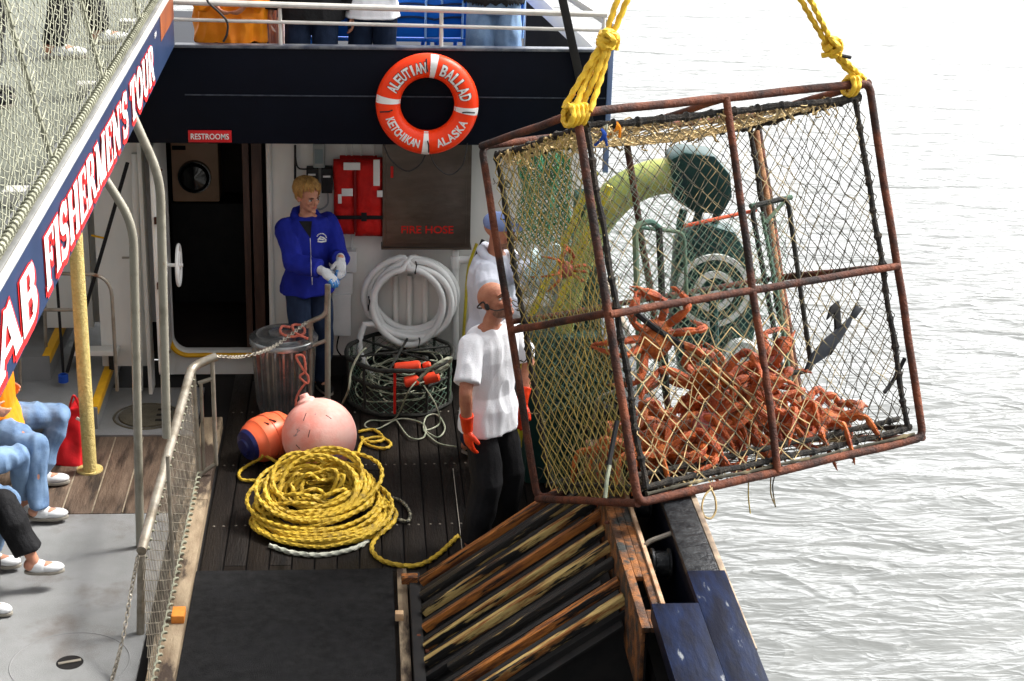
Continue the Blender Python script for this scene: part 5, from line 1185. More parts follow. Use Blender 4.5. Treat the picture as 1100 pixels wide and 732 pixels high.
tag(MB().rope(spline([P(522, 544, 1, 10.5), P(530, 530, 1, 10.52), P(541, 510, 1, 10.55)], 6), .013, 9, .014).build('yellow_line', m_yrope2), 'short yellow rope hanging between the legs of the bearded man', 'rope')
# ------------------------------------------------------------------ round crab trap
TC = V(P(430, 440, 2, 0).x, 12.72, 0); TZ = P(430, 378, 1, 12.72).z; TR = .41
RTp = thing('round_trap', 'round black-wrapped crab trap holding ropes and red floats below the hose coil', 'crab trap', TC)
t = MB()
for z, r in ((.02, TR * .97), (.24, TR * .95), (TZ, TR)):
    cp = [TC + V(r * math.cos(a), r * math.sin(a), z + .006 * math.sin(7 * a)) for a in [i * 2 * math.pi / 60 for i in range(60)]]; MB().tube(cp, [.017 * (1 + .3 * noise.noise(p * 40)) for p in cp], 8, True).build('hoop', m_drum, RTp)
for i in range(10):
    a = 2 * math.pi * i / 10 + .2; d_ = V(math.cos(a), math.sin(a), 0); MB().tube([TC + d_ * TR * .97 + V(0, 0, .02), TC + d_ * TR + V(0, 0, TZ)], .011, 8).build('upright', m_drum if i != 7 else m_redtext, RTp)
for a in (.3, 1.35, 2.4): d_ = V(math.cos(a), math.sin(a), 0) * TR; MB().tube([TC + d_ + V(0, 0, TZ), TC - d_ + V(0, 0, TZ)], .01, 8).build('top_spoke', m_drum, RTp)
t = MB(); nn_ = 72
def cyl(p, s, tt):
    a = 2 * math.pi * s; r = TR * .97; return TC + V(r * math.cos(a), r * math.sin(a), .03 + tt * (TZ - .05)) + (p - V(s, 0, tt)) * .1
net(t, V(0, 0, 0), V(1, 0, 0), V(0, 0, 1), 64, 12, .0022, .15, 0, None, 0, 3, rnd, cyl); t.build('netting', m_netgreen, RTp)
t = MB()
for k in range(12):
    a0 = rnd.uniform(0, 6.28); q = []; rr4 = rnd.uniform(.1, .33); cc = TC + V(rnd.uniform(-.08, .08), rnd.uniform(-.08, .08), rnd.uniform(.05, .33))
    for i in range(16): a = a0 + i * .42; q.append(cc + V(rr4 * math.cos(a), rr4 * math.sin(a), .05 * noise.noise(V(a, k, 0)) + .02 * math.sin(a * 2 + k)))
    t.tube(spline(q, 3), .0055, 6)
tag(t.build('line_tangle', m_grope), 'tangle of pale green line heaped inside the round black trap', 'rope')
t = MB(); t.tube(spline([TC + V(.0 + .2 * math.cos(a), .2 * math.sin(a), .1 + .05 * math.sin(a * 3)) for a in [i * .5 for i in range(40)]], 3), .007, 6); tag(t.build('line_tangle', m_drum), 'dark line lying inside the round black trap', 'rope')
def float_(label, px0, py0, px1, py1, y, r):
    a, b = P(px0, py0, 1, y), P(px1, py1, 1, y); d = (b - a); Ln = d.length; pr = [(0, 0), (r * .7, .003), (r * .95, .012), (r, .03), (r, Ln - .03), (r * .95, Ln - .012), (r * .6, Ln), (0, Ln)]
    tag(MB().lathe(a, pr, 24, d).build('net_float', m_float), label, 'float', 'red floats in the round trap')
float_('upper red float lying across the top of the round trap', 423, 396, 452, 393, 12.4, .042)
float_('lower left red float in the round trap', 434, 411, 450, 408, 12.32, .042); float_('lower right red float in the round trap, half under a knotted line', 455, 408, 472, 404, 12.34, .042)
float_('short red float touching the end of the upper float', 454, 394, 463, 392, 12.45, .03)
t = MB(); t.rope(spline([P(449, 409, 1, 12.25), P(458, 400, 1, 12.25), P(470, 391, 1, 12.25), P(484, 385, 1, 12.3), P(478, 397, 1, 12.3), P(468, 400, 1, 12.25), P(482, 392, 1, 12.25)], 6), .0125); tag(t.build('knotted_line', m_grope), 'thick pale knotted line across the red floats in the round trap', 'rope')
t = MB(); t.tube(spline([P(393, 374, 1, 12.25), P(385, 382, 1, 12.2), P(377, 400, 1, 12.15), P(374, 420, 1, 12.1), P(364, 441, 2, .02)], 8), .008, 8); tag(t.build('pale_line', m_grope), 'pale line draped over the left rim of the round trap down to the deck', 'rope')
t = MB(); t.tube(spline([P(447, 410, 1, 12.2), P(438, 422, 1, 12.14), g(424, 450), g(398, 452), g(392, 458), g(405, 461), g(430, 450), g(455, 456), g(455, 470), g(440, 470), g(426, 452)], 8), .006, 6)
t.tube(spline([P(455, 414, 1, 12.2), P(468, 435, 1, 12.15), g(472, 455), g(456, 462), g(458, 448), g(470, 446), g(478, 460), g(470, 470), g(455, 462), g(470, 476), g(490, 480)], 8), .006, 6)
tag(t.build('pale_line', m_grope), 'loose loops of thin pale line on the deck in front of the round trap', 'rope')
# ------------------------------------------------------------------ red bag
bgc = P(72, 500, 2, 0)
RB = thing('red_bag', 'slumped red shopping bag with small coloured print leaning by the yellow post', 'bag', bgc)
ba_ = [P(44, 500, 1, 11.6), P(52, 470, 1, 11.6), P(74, 440, 1, 11.62), P(88, 436, 1, 11.65), P(88, 505, 1, 11.5), P(62, 503, 1, 11.5)]
t = MB(); t.prism(ba_, (0.02, .22, 0)); me = t.mesh('bag_body', V(*RB['_o']), True)
me = evalmesh(me, [('REMESH', dict(mode='VOXEL', voxel_size=.012)), ('SMOOTH', dict(factor=.5, iterations=6))], 'bag_body')
for v in me.vertices: v.co += v.normal * .016 * noise.noise(v.co * 9)
link(me, 'bag_body', m_redbag, RB, True, 180, V(*RB['_o']))
MB().tube(spline([P(74, 441, 1, 11.6), P(79, 425, 1, 11.58), P(85, 437, 1, 11.6)], 6), .008, 6).build('handle', m_redbag, RB)
c0 = P(55, 478, 1, 11.56); MB().ell(c0, (.022, .006, .026), None, 10, 6).build('print_patch', m_bluetie, RB); MB().ell(P(46, 481, 1, 11.56), (.03, .02, .05), None, 10, 6).build('yellow_item', m_ygreen, RB)
t = MB(); t.beam(P(54, 493, 1, 11.56), P(66, 492, 1, 11.55), .004, .006); t.beam(P(82, 449, 1, 11.59), P(87, 452, 1, 11.59), .006, .02); t.build('print_patch', m_whiteclean, RB, False)
# ------------------------------------------------------------------ blue chairs on the upper deck
def chair():
    T_ = thing('plastic_chair', 'c', 'chair')
    s = MB(); s.box((0, 0, .44), (.44, .42, .03)); s.build('seat', m_bluechair, T_, True, .012)
    b = MB(); w_ = .23; 
    prof = [(-w_, .46), (-w_, .74), (-w_ * .8, .82), (-w_ * .3, .86), (w_ * .3, .86), (w_ * .8, .82), (w_, .74), (w_, .46)]
    b.prism([V(x, -.21 - (z - .46) * .12, z) for x, z in prof], (0, .025, 0))
    b.build('backrest', m_bluechair, T_, True, .008)
    e = MB(); e.tube([V(x, -.222 - (z - .46) * .12, z) for x, z in prof], .009, 8); e.build('back_rim', mat('pale_blue_edge', (.25, .45, .8)) if 'peb' not in MEM else MEM['peb'], T_)
    for z in (.6, .7): q = MB(); q.tube([V(x / 10 * .17, -.228 - (z - .46) * .12, z + .02 * math.cos(x / 10 * 1.5)) for x in range(-10, 11)], .008, 6); q.build('back_slot', m_signnavy, T_)
    for sx in (-1, 1):
        for sy in (-1, 1): MB().tube([V(sx * .2, sy * .18, .43), V(sx * .24, sy * .22, 0)], .016, 8).build('leg', m_bluechair, T_)
    return T_
MEM = {}; ch0 = chair(); mark(ch0)
CY = 13.35
for i, (px, lab) in enumerate(((362, 'blue plastic chair between the black-clad and the white-shirted passenger'), (441, 'blue plastic chair right of the white-shirted passenger'), (488, 'blue plastic chair left of the passenger in faded jeans'), (525, 'blue plastic chair behind the legs of the passenger in faded jeans'))):
    o = ch0 if i == 0 else dup(ch0)
    o.location = V(P(px, 30, 1, CY - .2).x, CY, 2.11 + .16); o.rotation_euler = (0, 0, .06 * (i - 1)); tag(o, lab, 'chair', 'blue chairs on the upper deck')
# ------------------------------------------------------------------ people
def frame(yaw, pitch=0, roll=0):
    "columns right, forward, up; yaw clockwise from +Y"
    y = math.radians(yaw); f = V(math.sin(y), math.cos(y), 0); r = V(math.cos(y), -math.sin(y), 0); u = V(0, 0, 1)
    m = Matrix((r, f, u)).transposed(); return m @ Matrix.Rotation(math.radians(pitch), 3, 'X') @ Matrix.Rotation(math.radians(roll), 3, 'Y')
def loft(mb, rings, seg=20):
    k0 = len(mb.v)
    for c, rx, ry, fr in rings:
        for j in range(seg):
            a = 2 * math.pi * j / seg; ca, sa = math.cos(a), math.sin(a); e = .82
            x = math.copysign(abs(ca) ** e, ca); y = math.copysign(abs(sa) ** e, sa); mb.v.append(c + fr.col[0] * (rx * x) + fr.col[1] * (ry * y))
    n = len(rings)
    for i in range(n - 1):
        for j in range(seg): a = k0 + i * seg + j; b = k0 + i * seg + (j + 1) % seg; mb.f.append((a, b, b + seg, a + seg))
    mb.f.append(tuple(k0 + j for j in range(seg))[::-1]); mb.f.append(tuple(k0 + (n - 1) * seg + j for j in range(seg)))
def lim(mb, pts, rs, n=5, caps=True):
    P_ = []; R = []
    for i in range(len(pts) - 1):
        for k in range(n): t = k / n; P_.append(Vector(pts[i]).lerp(Vector(pts[i + 1]), t)); R.append(rs[i] * (1 - t) + rs[i + 1] * t)
    P_.append(Vector(pts[-1])); R.append(rs[-1]); mb.tube(P_, R, 14)
    for p, r in zip(pts[1:-1], rs[1:-1]): mb.ell(p, (r, r, r), None, 12, 8)
    if caps:
        for p, r in ((pts[0], rs[0]), (pts[-1], rs[-1])): mb.ell(p, (r, r, r), None, 12, 8)
def ik(a, c, l1, l2, pole):
    d = (c - a); L_ = min(d.length, (l1 + l2) * .995); d.normalize(); x = (l1 * l1 - l2 * l2 + L_ * L_) / (2 * L_); h = math.sqrt(max(0, l1 * l1 - x * x)); p = Vector(pole); p = (p - d * p.dot(d)).normalized()
    return a + d * x + p * h, a + d * L_
def hand(mb, wr, d, nrm, side, s=1., curl=.35, g=0., spread=.1):
    d = Vector(d).normalized(); nrm = Vector(nrm); nrm = (nrm - d * nrm.dot(d)).normalized(); x = d.cross(nrm) * side   # x: towards the thumb
    rot = Matrix((x, d, nrm)).transposed()
    mb.ell(wr + d * .045 * s, ((.04 + g) * s, (.055 + g) * s, (.017 + g) * s), rot, 14, 10); mb.ell(wr + d * .0, ((.028 + g) * s, .03 * s, (.02 + g) * s), rot, 12, 8)
    for i, (ox, ln, r) in enumerate(((.028, .072, .0095), (.01, .08, .0098), (-.009, .075, .0092), (-.027, .058, .0084))):
        b = wr + d * .08 * s + x * ox * s; dd = (d + x * (ox * spread * 10)).normalized(); pts = [b - dd * .02 * s, b]; an = 0
        for k, f in enumerate((.45, .32, .25)):
            an += curl * (1 + .12 * i); v = dd * math.cos(an) + nrm * math.sin(an); pts.append(pts[-1] + v * ln * f * s)
        mb.tube(pts, [(r + g) * s * q for q in (1.05, 1.08, 1.02, .92, .72)], 9); mb.ell(pts[-1], [(r + g) * s * .72] * 3, None, 8, 6)
    b = wr + d * .022 * s + x * .03 * s; v = (x * .75 + d * .65 + nrm * .35).normalized(); p2 = b + v * .035 * s; v2 = (v + d * .5 + nrm * .2).normalized(); p3 = p2 + v2 * .03 * s
    mb.tube([b - v * .015 * s, b, p2, p3], [(.013 + g) * s, (.0135 + g) * s, (.0115 + g) * s, (.009 + g) * s], 9); mb.ell(p3, [(.009 + g) * s] * 3, None, 8, 6)

def head_mb(mb, hc, F, s, nose=1.):
    def q(x, y, z): return hc + F @ V(x * s, y * s, z * s)
    def e(x, y, z, a, b, c, rot=None): mb.ell(q(x, y, z), (a * s, b * s, c * s), F @ rot if rot else F, 18, 12)
    e(0, -.012, .032, .074, .094, .082); e(0, .02, -.03, .062, .07, .075); e(0, .045, -.075, .042, .042, .034); e(0, .083, -.098, .018, .014, .014)
    e(0, .079, .012, .048, .014, .012); e(.036, .062, -.028, .022, .022, .02); e(-.036, .062, -.028, .022, .022, .02); e(0, .083, -.058, .025, .014, .016)
    mb.tube([q(0, .088, .004), q(0, .105, -.02), q(0, .112, -.034)], [.008 * s, .0115 * s, .013 * s], 10); e(0, .107, -.036, .017, .011, .009)
    for sx in (-1, 1): e(sx * .074, -.008, -.012, .009, .02, .031)
def face(T_, hc, F, s, lip=True, brow=m_brow):
    def q(x, y, z): return hc + F @ V(x * s, y * s, z * s)
    for sx in (-1, 1):
        o_ = MB().ell(q(sx * .031, .078, -.006), (.014 * s, .010 * s, .0075 * s), F, 12, 8).build('eye', m_eye, T_)
        MB().ell(q(sx * .031, .0865, -.006), (.0062 * s, .003 * s, .0062 * s), F, 10, 6).build('iris', m_pupil, o_)
        MB().tube([q(sx * .014, .094, .011), q(sx * .03, .094, .016), q(sx * .048, .08, .011)], [.003 * s, .0042 * s, .002 * s], 6).build('eyebrow', brow, T_)
        MB().tube([q(sx * .016, .088, .001), q(sx * .031, .0905, .004), q(sx * .046, .079, .0)], [.0018 * s, .0024 * s, .0018 * s], 6).build('eyelid', m_brow, T_)
    if lip: MB().tube([q(-.024, .083, -.063), q(-.01, .096, -.060), q(0, .0975, -.061), q(.01, .096, -.060), q(.024, .083, -.063)], [.002 * s, .005 * s, .0045 * s, .005 * s, .002 * s], 8).build('mouth', m_lip, T_)

def person(label, base, Hgt, yaw, skin, P_=None, **k):
    s = Hgt / 1.8; F = frame(yaw); T_ = thing('person', label, 'person', Vector(base)); B = Vector(base)
    W = lambda x, y, z: B + F @ V(x * s, y * s, z * s)
    lean = k.get('lean', 0.); tw = frame(k.get('chest_yaw', yaw))
    hipz = k.get('hipz', .95); sit = k.get('sit', False)
    hb = W(0, 0, hipz); up = (V(0, 0, 1) + F.col[1] * math.tan(math.radians(lean))).normalized(); dz = lambda z: hb + up * ((z - .95) * s)
    wf = k.get('wide', 1.0)
    ring = [(dz(.87), .13, .10), (dz(.93), .168, .118), (dz(1.0), .165, .118), (dz(1.08), .15, .108), (dz(1.2), .16, .115), (dz(1.32), .178, .122), (dz(1.42), .18, .108), (dz(1.485), .13, .085), (dz(1.52), .07, .065)]
    def rings(g, lo=0, hi=9): return [(c, (rx * wf + g) * s, (ry * wf + g) * s, F if i < 4 else tw) for i, (c, rx, ry) in enumerate(ring)][lo:hi]
    sh = {}; el_ = {}; wr = {}
    for sd in (1, -1):
        sh[sd] = dz(1.43) + tw.col[0] * (.185 * sd * wf * s); w_ = k.get('wrist', {}).get(sd)
        if w_ is None: w_ = sh[sd] + tw @ V(.09 * sd * s, .03 * s, -.55 * s)
        el_[sd], wr[sd] = ik(sh[sd], Vector(w_), .30 * s, .265 * s, k.get('pole', {}).get(sd, tw @ V(.5 * sd, -1, -.2)))
    hip = {}; kn = {}; an = {}
    for sd in (1, -1):
        hip[sd] = hb + F @ V(.092 * sd * s, 0, -.02 * s); a_ = k.get('ankle', {}).get(sd)
        if a_ is None: a_ = W((.11) * sd, 0, .09)
        kn[sd], an[sd] = ik(hip[sd], Vector(a_), .428 * s, .428 * s, k.get('kpole', {}).get(sd, F.col[1]))
    HF = frame(k.get('head_yaw', yaw), k.get('head_pitch', 0), k.get('head_roll', 0)); hs = k.get('hs', 1.09) * s; hc = dz(1.68) + F.col[1] * .03 * s
    b = MB(); loft(b, rings(0)); lim(b, [dz(1.47), dz(1.55) + F.col[1] * .008 * s, hc + HF @ V(0, -.01, -.05)], [.066 * s, .055 * s, .054 * s]); head_mb(b, hc, HF, hs)
    for sd in (1, -1):
        lim(b, [sh[sd], sh[sd].lerp(el_[sd], .35), el_[sd], el_[sd].lerp(wr[sd], .3), wr[sd]], [.058 * s, .052 * s, .041 * s, .042 * s, .027 * s])
        lim(b, [hip[sd], hip[sd].lerp(kn[sd], .5), kn[sd], kn[sd].lerp(an[sd], .35), an[sd]], [.085 * s, .075 * s, .055 * s, .056 * s, .036 * s])
        fd = k.get('foot', {}).get(sd, F.col[1]); fd = Vector(fd).normalized()
        lim(b, [an[sd] + V(0, 0, -.03 * s) - fd * .03 * s, an[sd] + fd * .14 * s + V(0, 0, -.05 * s) * (1 if abs(fd.z) < .3 else 0)], [.04 * s, .028 * s])
        hd = k.get('hand_dir', {}).get(sd, (wr[sd] - el_[sd])); hn = k.get('palm', {}).get(sd, tw.col[0] * -sd)
        hd = Vector(hd).normalized()
        gl = k.get('glove', {}).get(sd)
        if gl is None: hand(b, wr[sd] + hd * .01, hd, hn, sd, s, k.get('curl', .35))
        else:
            b.ell(wr[sd] + hd * .012, (.018, .018, .018), None, 8, 6)
            g_ = MB(); hand(g_, wr[sd] + hd * .015, hd, hn, sd, s * 1.06, k.get('curl', .35), .0035)
            cuff = k.get('cuff', .06); bd = (el_[sd] - wr[sd]).normalized(); lim(g_, [wr[sd] + hd * .02, wr[sd] + bd * cuff * .5, wr[sd] + bd * cuff], [.034 * s, .039 * s, .046 * s], caps=False)
            organic(g_, 'glove', gl, T_, .005, 2, .002, 30)
    organic(b, 'body', skin, T_, .0065, 3)
    k['geom'] = g = dict(T=T_, s=s, hs=hs, F=F, tw=tw, dz=dz, sh=sh, el=el_, wr=wr, hip=hip, kn=kn, an=an, hc=hc, HF=HF, rings=rings, hb=hb)
    # trousers
    tr = MB(); tg = k.get('tgrow', .02); loft(tr, [(c, rx + .003, ry + .003, f) for c, rx, ry, f in rings(.004, 0, 3)])
    for sd in (1, -1):
        end = an[sd] + (kn[sd] - an[sd]).normalized() * k.get('hem', .0)
        lim(tr, [hip[sd], hip[sd].lerp(kn[sd], .5), kn[sd], kn[sd].lerp(an[sd], .4), end], [(.09 + tg * .15) * s, (.08 + tg * .6) * s, (.058 + tg) * s, (.056 + tg) * s, (.045 + tg * 1.1) * s], caps=False)
    organic(tr, k.get('trouser_name', 'trousers'), k['trousers'], T_, .009, 2, k.get('tfold', .015), 8, seed=yaw)
    # top
    if k.get('top'):
        tp = MB(); tg = k.get('topgrow', .016); lo_ = k.get('top_drop', .04)
        rg = rings(tg, 1, 9); c0, rx0, ry0, f0 = rg[0]
        rg = [(c0 - up * lo_, rx0 + .022, ry0 + .026, f0), (c0, rx0 + .015, ry0 + .018, f0), (rg[1][0], rg[1][1] + .01, rg[1][2] + .012, rg[1][3])] + rg[2:-1] + [(rg[-1][0] - up * .01, .082 * s, .072 * s, rg[-1][3])]
        loft(tp, rg)
        for sd in (1, -1):
            fr = k.get('sleeve', 1.0); e1 = [sh[sd], sh[sd].lerp(el_[sd], .4)]; r1 = [(.064 + tg * .6) * s, (.058 + tg * .9) * s]
            if fr <= 1: e1.append(sh[sd].lerp(el_[sd], fr)); r1.append((.052 + tg * 1.2) * s)
            else: e1 += [el_[sd], el_[sd].lerp(wr[sd], .5), el_[sd].lerp(wr[sd], fr - 1)]; r1 += [(.046 + tg) * s, (.044 + tg) * s, (.034 + tg * (1.2)) * s]
            lim(tp, e1, r1, caps=False); tp.ell(sh[sd], [(.064 + tg * .6) * s] * 3, None, 12, 8)
        if k.get('hood'):
            c = dz(1.5) - tw.col[1] * .07 * s
            tp.tube([c + tw @ V(.095 * s * math.cos(a), .06 + .075 * s * math.sin(a), -.045 * s * math.sin(a)) + V(0, 0, .005) for a in [i * 2 * math.pi / 24 for i in range(24)]], .026 * s, 10, True)
            tp.ell(c + V(0, 0, -.07) - tw.col[1] * .03, (.085 * s, .045 * s, .09 * s), tw, 14, 10)
        organic(tp, k.get('top_name', 'shirt'), k['top'], T_, .007, 2, k.get('fold', .007), 8, seed=yaw + 2)
    # shoes
    if k.get('shoes'):
        for sd in (1, -1):
            fd = Vector(k.get('foot', {}).get(sd, F.col[1])).normalized(); upv = V(0, 0, 1); side = fd.cross(upv).normalized(); upv = side.cross(fd); R3 = Matrix((side, fd, upv)).transposed(); c = an[sd] - upv * .04 * s
            m_ = MB(); m_.ell(c + fd * .02 * s + upv * .0, (.042 * s, .07 * s, .048 * s), R3, 16, 10); m_.ell(c + fd * .11 * s - upv * .012 * s, (.048 * s, .085 * s, .034 * s), R3, 16, 10); m_.ell(c + fd * .05 * s - upv * .02 * s, (.042 * s, .1 * s, .025 * s), R3, 16, 10)
            so_ = organic(m_, 'shoe', k['shoes'], T_, .007, 2)
            sl_ = MB(); ol = []
            for i in range(28):
                a = 2 * math.pi * i / 28; w_ = .046 + (.008 if math.sin(a) > 0 else 0); ol.append(c + side * w_ * math.cos(a) * s + fd * (.065 + .13 * math.sin(a)) * s - upv * .05 * s)
            sl_.prism(ol, upv * .02 * s); sl_.build('sole', k.get('sole', m_sole), T_, True, .004)
    return g
def hq(g, x, y, z): return g['hc'] + g['HF'] @ V(x * g['hs'], y * g['hs'], z * g['hs'])
# --- bearded man in the white T-shirt
g = person('bald bearded man in white T-shirt, black trousers and orange glove looking up at the pot', (.78, 10.24, 0), 1.80, 130, m_skin2, chest_yaw=134, head_yaw=136, head_pitch=34,
    wrist={1: P(502, 460, 1, 10.0), -1: V(1.0, 10.35, .95)}, pole={1: V(-.25, -1, 0), -1: V(.5, .5, -.3)}, palm={1: V(.9, .5, 0)}, hand_dir={1: V(.10, .0, -1), -1: V(.1, .1, -1)}, glove={1: m_gloveo, -1: m_gloveo}, cuff=.1, curl=.28,
    trousers=m_blk, tgrow=.04, top=m_tee, top_name='t_shirt', sleeve=.78, topgrow=.022, top_drop=.09, tfold=.010, fold=.013, shoes=m_blk, wide=.98, ankle={1: V(.70, 10.14, .09), -1: V(.90, 10.36, .09)})
face(g['T'], g['hc'], g['HF'], g['hs'])
bd = MB(); bd.ell(hq(g, 0, .022, -.06), (.0645, .067, .05), g['HF'], 20, 12); bd.ell(hq(g, 0, .052, -.084), (.046, .046, .036), g['HF'], 20, 12); bd.ell(hq(g, 0, .09, -.049), (.024, .010, .006), g['HF'], 12, 8)
organic(bd, 'beard', m_stub, g['T'], .005, 2)
hd = MB(); hd.tube(spline([hq(g, .078, -.005, -.01), hq(g, .082, -.01, .02), hq(g, .06, -.09, .01), hq(g, 0, -.112, .0), hq(g, -.06, -.09, .01), hq(g, -.08, -.01, .02)], 6), .005, 6)
hd.tube(spline([hq(g, .08, .0, -.02), hq(g, .075, .05, -.055), hq(g, .05, .095, -.068), hq(g, .03, .108, -.066)], 6), .0035, 6); hd.ell(hq(g, .078, .0, -.015), (.012, .02, .022), g['HF'], 10, 8); hd.ell(hq(g, .026, .112, -.065), (.012, .013, .012), g['HF'], 10, 8)
hd.build('headset', m_black, g['T'])
# --- woman in blue
g = person('blonde woman in royal blue hoodie and grey work gloves standing by the garbage can', (-.43, 12.88, 0), 1.70, 152, m_skin, chest_yaw=158, head_yaw=143, head_pitch=-5,
    wrist={1: P(345, 290, 1, 12.52), -1: P(366, 277, 1, 12.6)}, pole={1: V(-.8, .1, -.8), -1: V(.25, .2, -1)}, palm={1: V(.2, .3, -1), -1: V(-.4, .5, -.4)}, hand_dir={1: V(.75, -.3, -.55), -1: V(.05, -.45, -.8)}, glove={1: m_glovew, -1: m_glovew}, cuff=.07, curl=.3,
    trousers=m_jeans, tgrow=.02, top=m_hood, top_name='hoodie', sleeve=1.92, topgrow=.028, top_drop=.05, fold=.016, shoes=m_blk, hood=True, wide=.98, hs=1.1)
face(g['T'], g['hc'], g['HF'], g['hs'])
h = MB(); rnd = random.Random(9)
h.ell(hq(g, 0, -.03, .045), (.082, .095, .08), g['HF'], 20, 12); h.ell(hq(g, 0, -.055, -.01), (.07, .06, .06), g['HF'], 16, 10)
for i in range(210):
    a = rnd.uniform(0, 2 * math.pi); fr_b = math.cos(a); ph1 = 1.3 if fr_b > .6 else 2.0; pts = []
    for kk in range(7):
        ph = .15 + (ph1 - .15 + rnd.uniform(-.1, .1)) * kk / 6; r = 1.10 + .07 * math.sin(kk * .7) + .05 * rnd.random(); aa = a + .06 * kk * (1 if a < 3.14 else -1) * .4
        pts.append(hq(g, .079 * r * math.sin(ph) * math.sin(aa), -.015 + .1 * r * math.sin(ph) * math.cos(aa), .035 + .088 * r * math.cos(ph)))
    h.tube(pts, [.004, .0075, .009, .009, .008, .006, .002], 5)
h.build('hair', m_blond, g['T'])
T = g['T']; tw = g['tw']
def on_chest(x, z, y=.17): return g['dz'](z) + tw @ V(x, y, 0)
lg = MB(); c0 = P(343, 254, 1, 12.62)
ey = (P(343, 254, 1, 12.6) - Vector(CAM)).normalized()
# chest emblem laid on the hoodie surface
def on_surface(p, T_, nm, m, mbx, push=.004):
    o_ = mbx.build(nm, m, T_, False); return o_
hood_o = [o for o in bpy.data.objects if o.parent == T and o.name.startswith('hoodie')][0]
from mathutils.bvhtree import BVHTree
def bvh_of(o): 
    off = Vector(o['_o']); return BVHTree.FromPolygons([v.co + off for v in o.data.vertices], [tuple(p.vertices) for p in o.data.polygons])
bv = bvh_of(hood_o)
def drape(pts2, bvh, push=.004):
    out = []
    for px, py in pts2:
        d = Vector(M @ np.array([px - 550, py - 366, F_PX])).normalized(); hit = bvh.ray_cast(Vector(CAM), d)
        out.append(hit[0] + hit[1] * push if hit[0] is not None else None)
    return out
em = MB(); cx_, cy_ = 345, 256
for a0 in range(200, 345, 18):
    p = drape([(cx_ + 5.2 * math.cos(math.radians(a0)), cy_ + 5.0 * math.sin(math.radians(a0))), (cx_ + 5.2 * math.cos(math.radians(a0 + 11)), cy_ + 5 * math.sin(math.radians(a0 + 11)))], bv)
    if None not in p: em.tube(p, .0045, 5)
for q_ in ([(341, 258), (344, 254.5), (347, 255.5), (350, 258)], [(341, 259.5), (345, 260), (350, 259)], [(343, 257), (347, 257.5)]):
    p = drape(q_, bv)
    if None not in p: em.tube(p, .006, 5)
em.build('chest_emblem', m_signwhite, T)
vn = MB(); nv_ = 8
rows = []
for i in range(nv_ + 1):
    t_ = i / nv_; xc_ = 328 + 5 * t_; hw_ = 6.5 * (1 - t_) + .6; rows.append(drape([(xc_ - hw_ + 2 * hw_ * j / 6, 238 + 17 * t_) for j in range(7)], bv, .004))
ok_ = [r for r in rows if None not in r]
if len(ok_) > 2:
    vn.add([p for r in ok_ for p in r], [(7 * i + j, 7 * i + j + 1, 7 * i + j + 8, 7 * i + j + 7) for i in range(len(ok_) - 1) for j in range(6)]); vn.build('black_undershirt', m_blk, T)
zl = [p for p in drape([(333 + .045 * i * 2, 256 + i * 2) for i in range(26)], bv, .003) if p is not None]
if len(zl) > 3: MB().tube(zl, .0028, 5).build('zip', m_alum, T)
for o in [q for q in bpy.data.objects if q.parent == T and q.name.startswith('glove')]:
    off = Vector(o['_o']); c = Vector((0, 0, 0))
# blue rubber finger tips over the gloves
for sd in (1, -1):
    wr, = [g['wr'][sd]]
    hd_ = V(.75, -.3, -.55).normalized() if sd == 1 else V(.05, -.45, -.8).normalized(); nr = V(.2, .3, -1) if sd == 1 else V(-.4, .5, -.4); gl = MB()
    hand(gl, wr + hd_ * .014 + Vector(nr).normalized() * .004, hd_, nr, sd, g['s'] * 1.07, .3, .0055)
    keep = {i for i, v in enumerate(gl.v) if (v - wr).dot(hd_) > .088}; gl.f = [f for f in gl.f if all(i in keep for i in f)]; mp_ = {i: n for n, i in enumerate(sorted(keep))}; gl.v = [gl.v[i] for i in sorted(keep)]; gl.f = [tuple(mp_[i] for i in f) for f in gl.f]
    gl.build('blue_fingertips', m_gloveb, [o for o in bpy.data.objects if o.parent == T and o.name.startswith('glove')][0 if sd == 1 else 1])
# --- man in hoodie and cap behind
g = person('man in pale hoodie and blue-grey cap standing behind the bald man', (.90, 11.6, 0), 1.83, 112, m_skin2, chest_yaw=112, head_yaw=118, head_pitch=-4,
    wrist={1: P(567, 326, 1, 11.2), -1: P(590, 305, 1, 10.95)}, pole={1: V(-.6, -.1, -1), -1: V(.0, .2, -1)}, palm={1: V(.5, .6, -.3), -1: V(-.6, .4, .2)}, hand_dir={1: V(1, -.2, .25), -1: V(.25, -.1, 1)}, glove={1: m_glovew, -1: mat('pale_blue_glove', (.5, .68, .72), (.6, .72, .74), .6, 0, 20)}, cuff=.06, curl=.4,
    trousers=m_jeans, tgrow=.025, top=m_hoodw, top_name='hoodie', sleeve=1.05, topgrow=.034, top_drop=.05, fold=.016, shoes=m_blk, hood=True, wide=1.05, ankle={1: V(.76, 11.66, .09), -1: V(.98, 11.86, .09)})
face(g['T'], g['hc'], g['HF'], g['hs'])
organic(MB().ell(hq(g, 0, .035, -.07), (.06, .064, .045), g['HF'], 20, 12), 'beard', m_stub, g['T'], .005, 2)
CAP = MB().ell(hq(g, 0, -.012, .05), (.09, .111, .076), g['HF'], 24, 14).build('cap', m_cap, g['T'])
b = MB(); b.prism([hq(g, .07 * math.cos(a), .075 + .075 * math.sin(a), .042 - .01 * math.sin(a)) for a in [i * math.pi / 10 for i in range(11)]], g['HF'].col[2] * .006); b.build('cap_brim', m_cap, CAP)
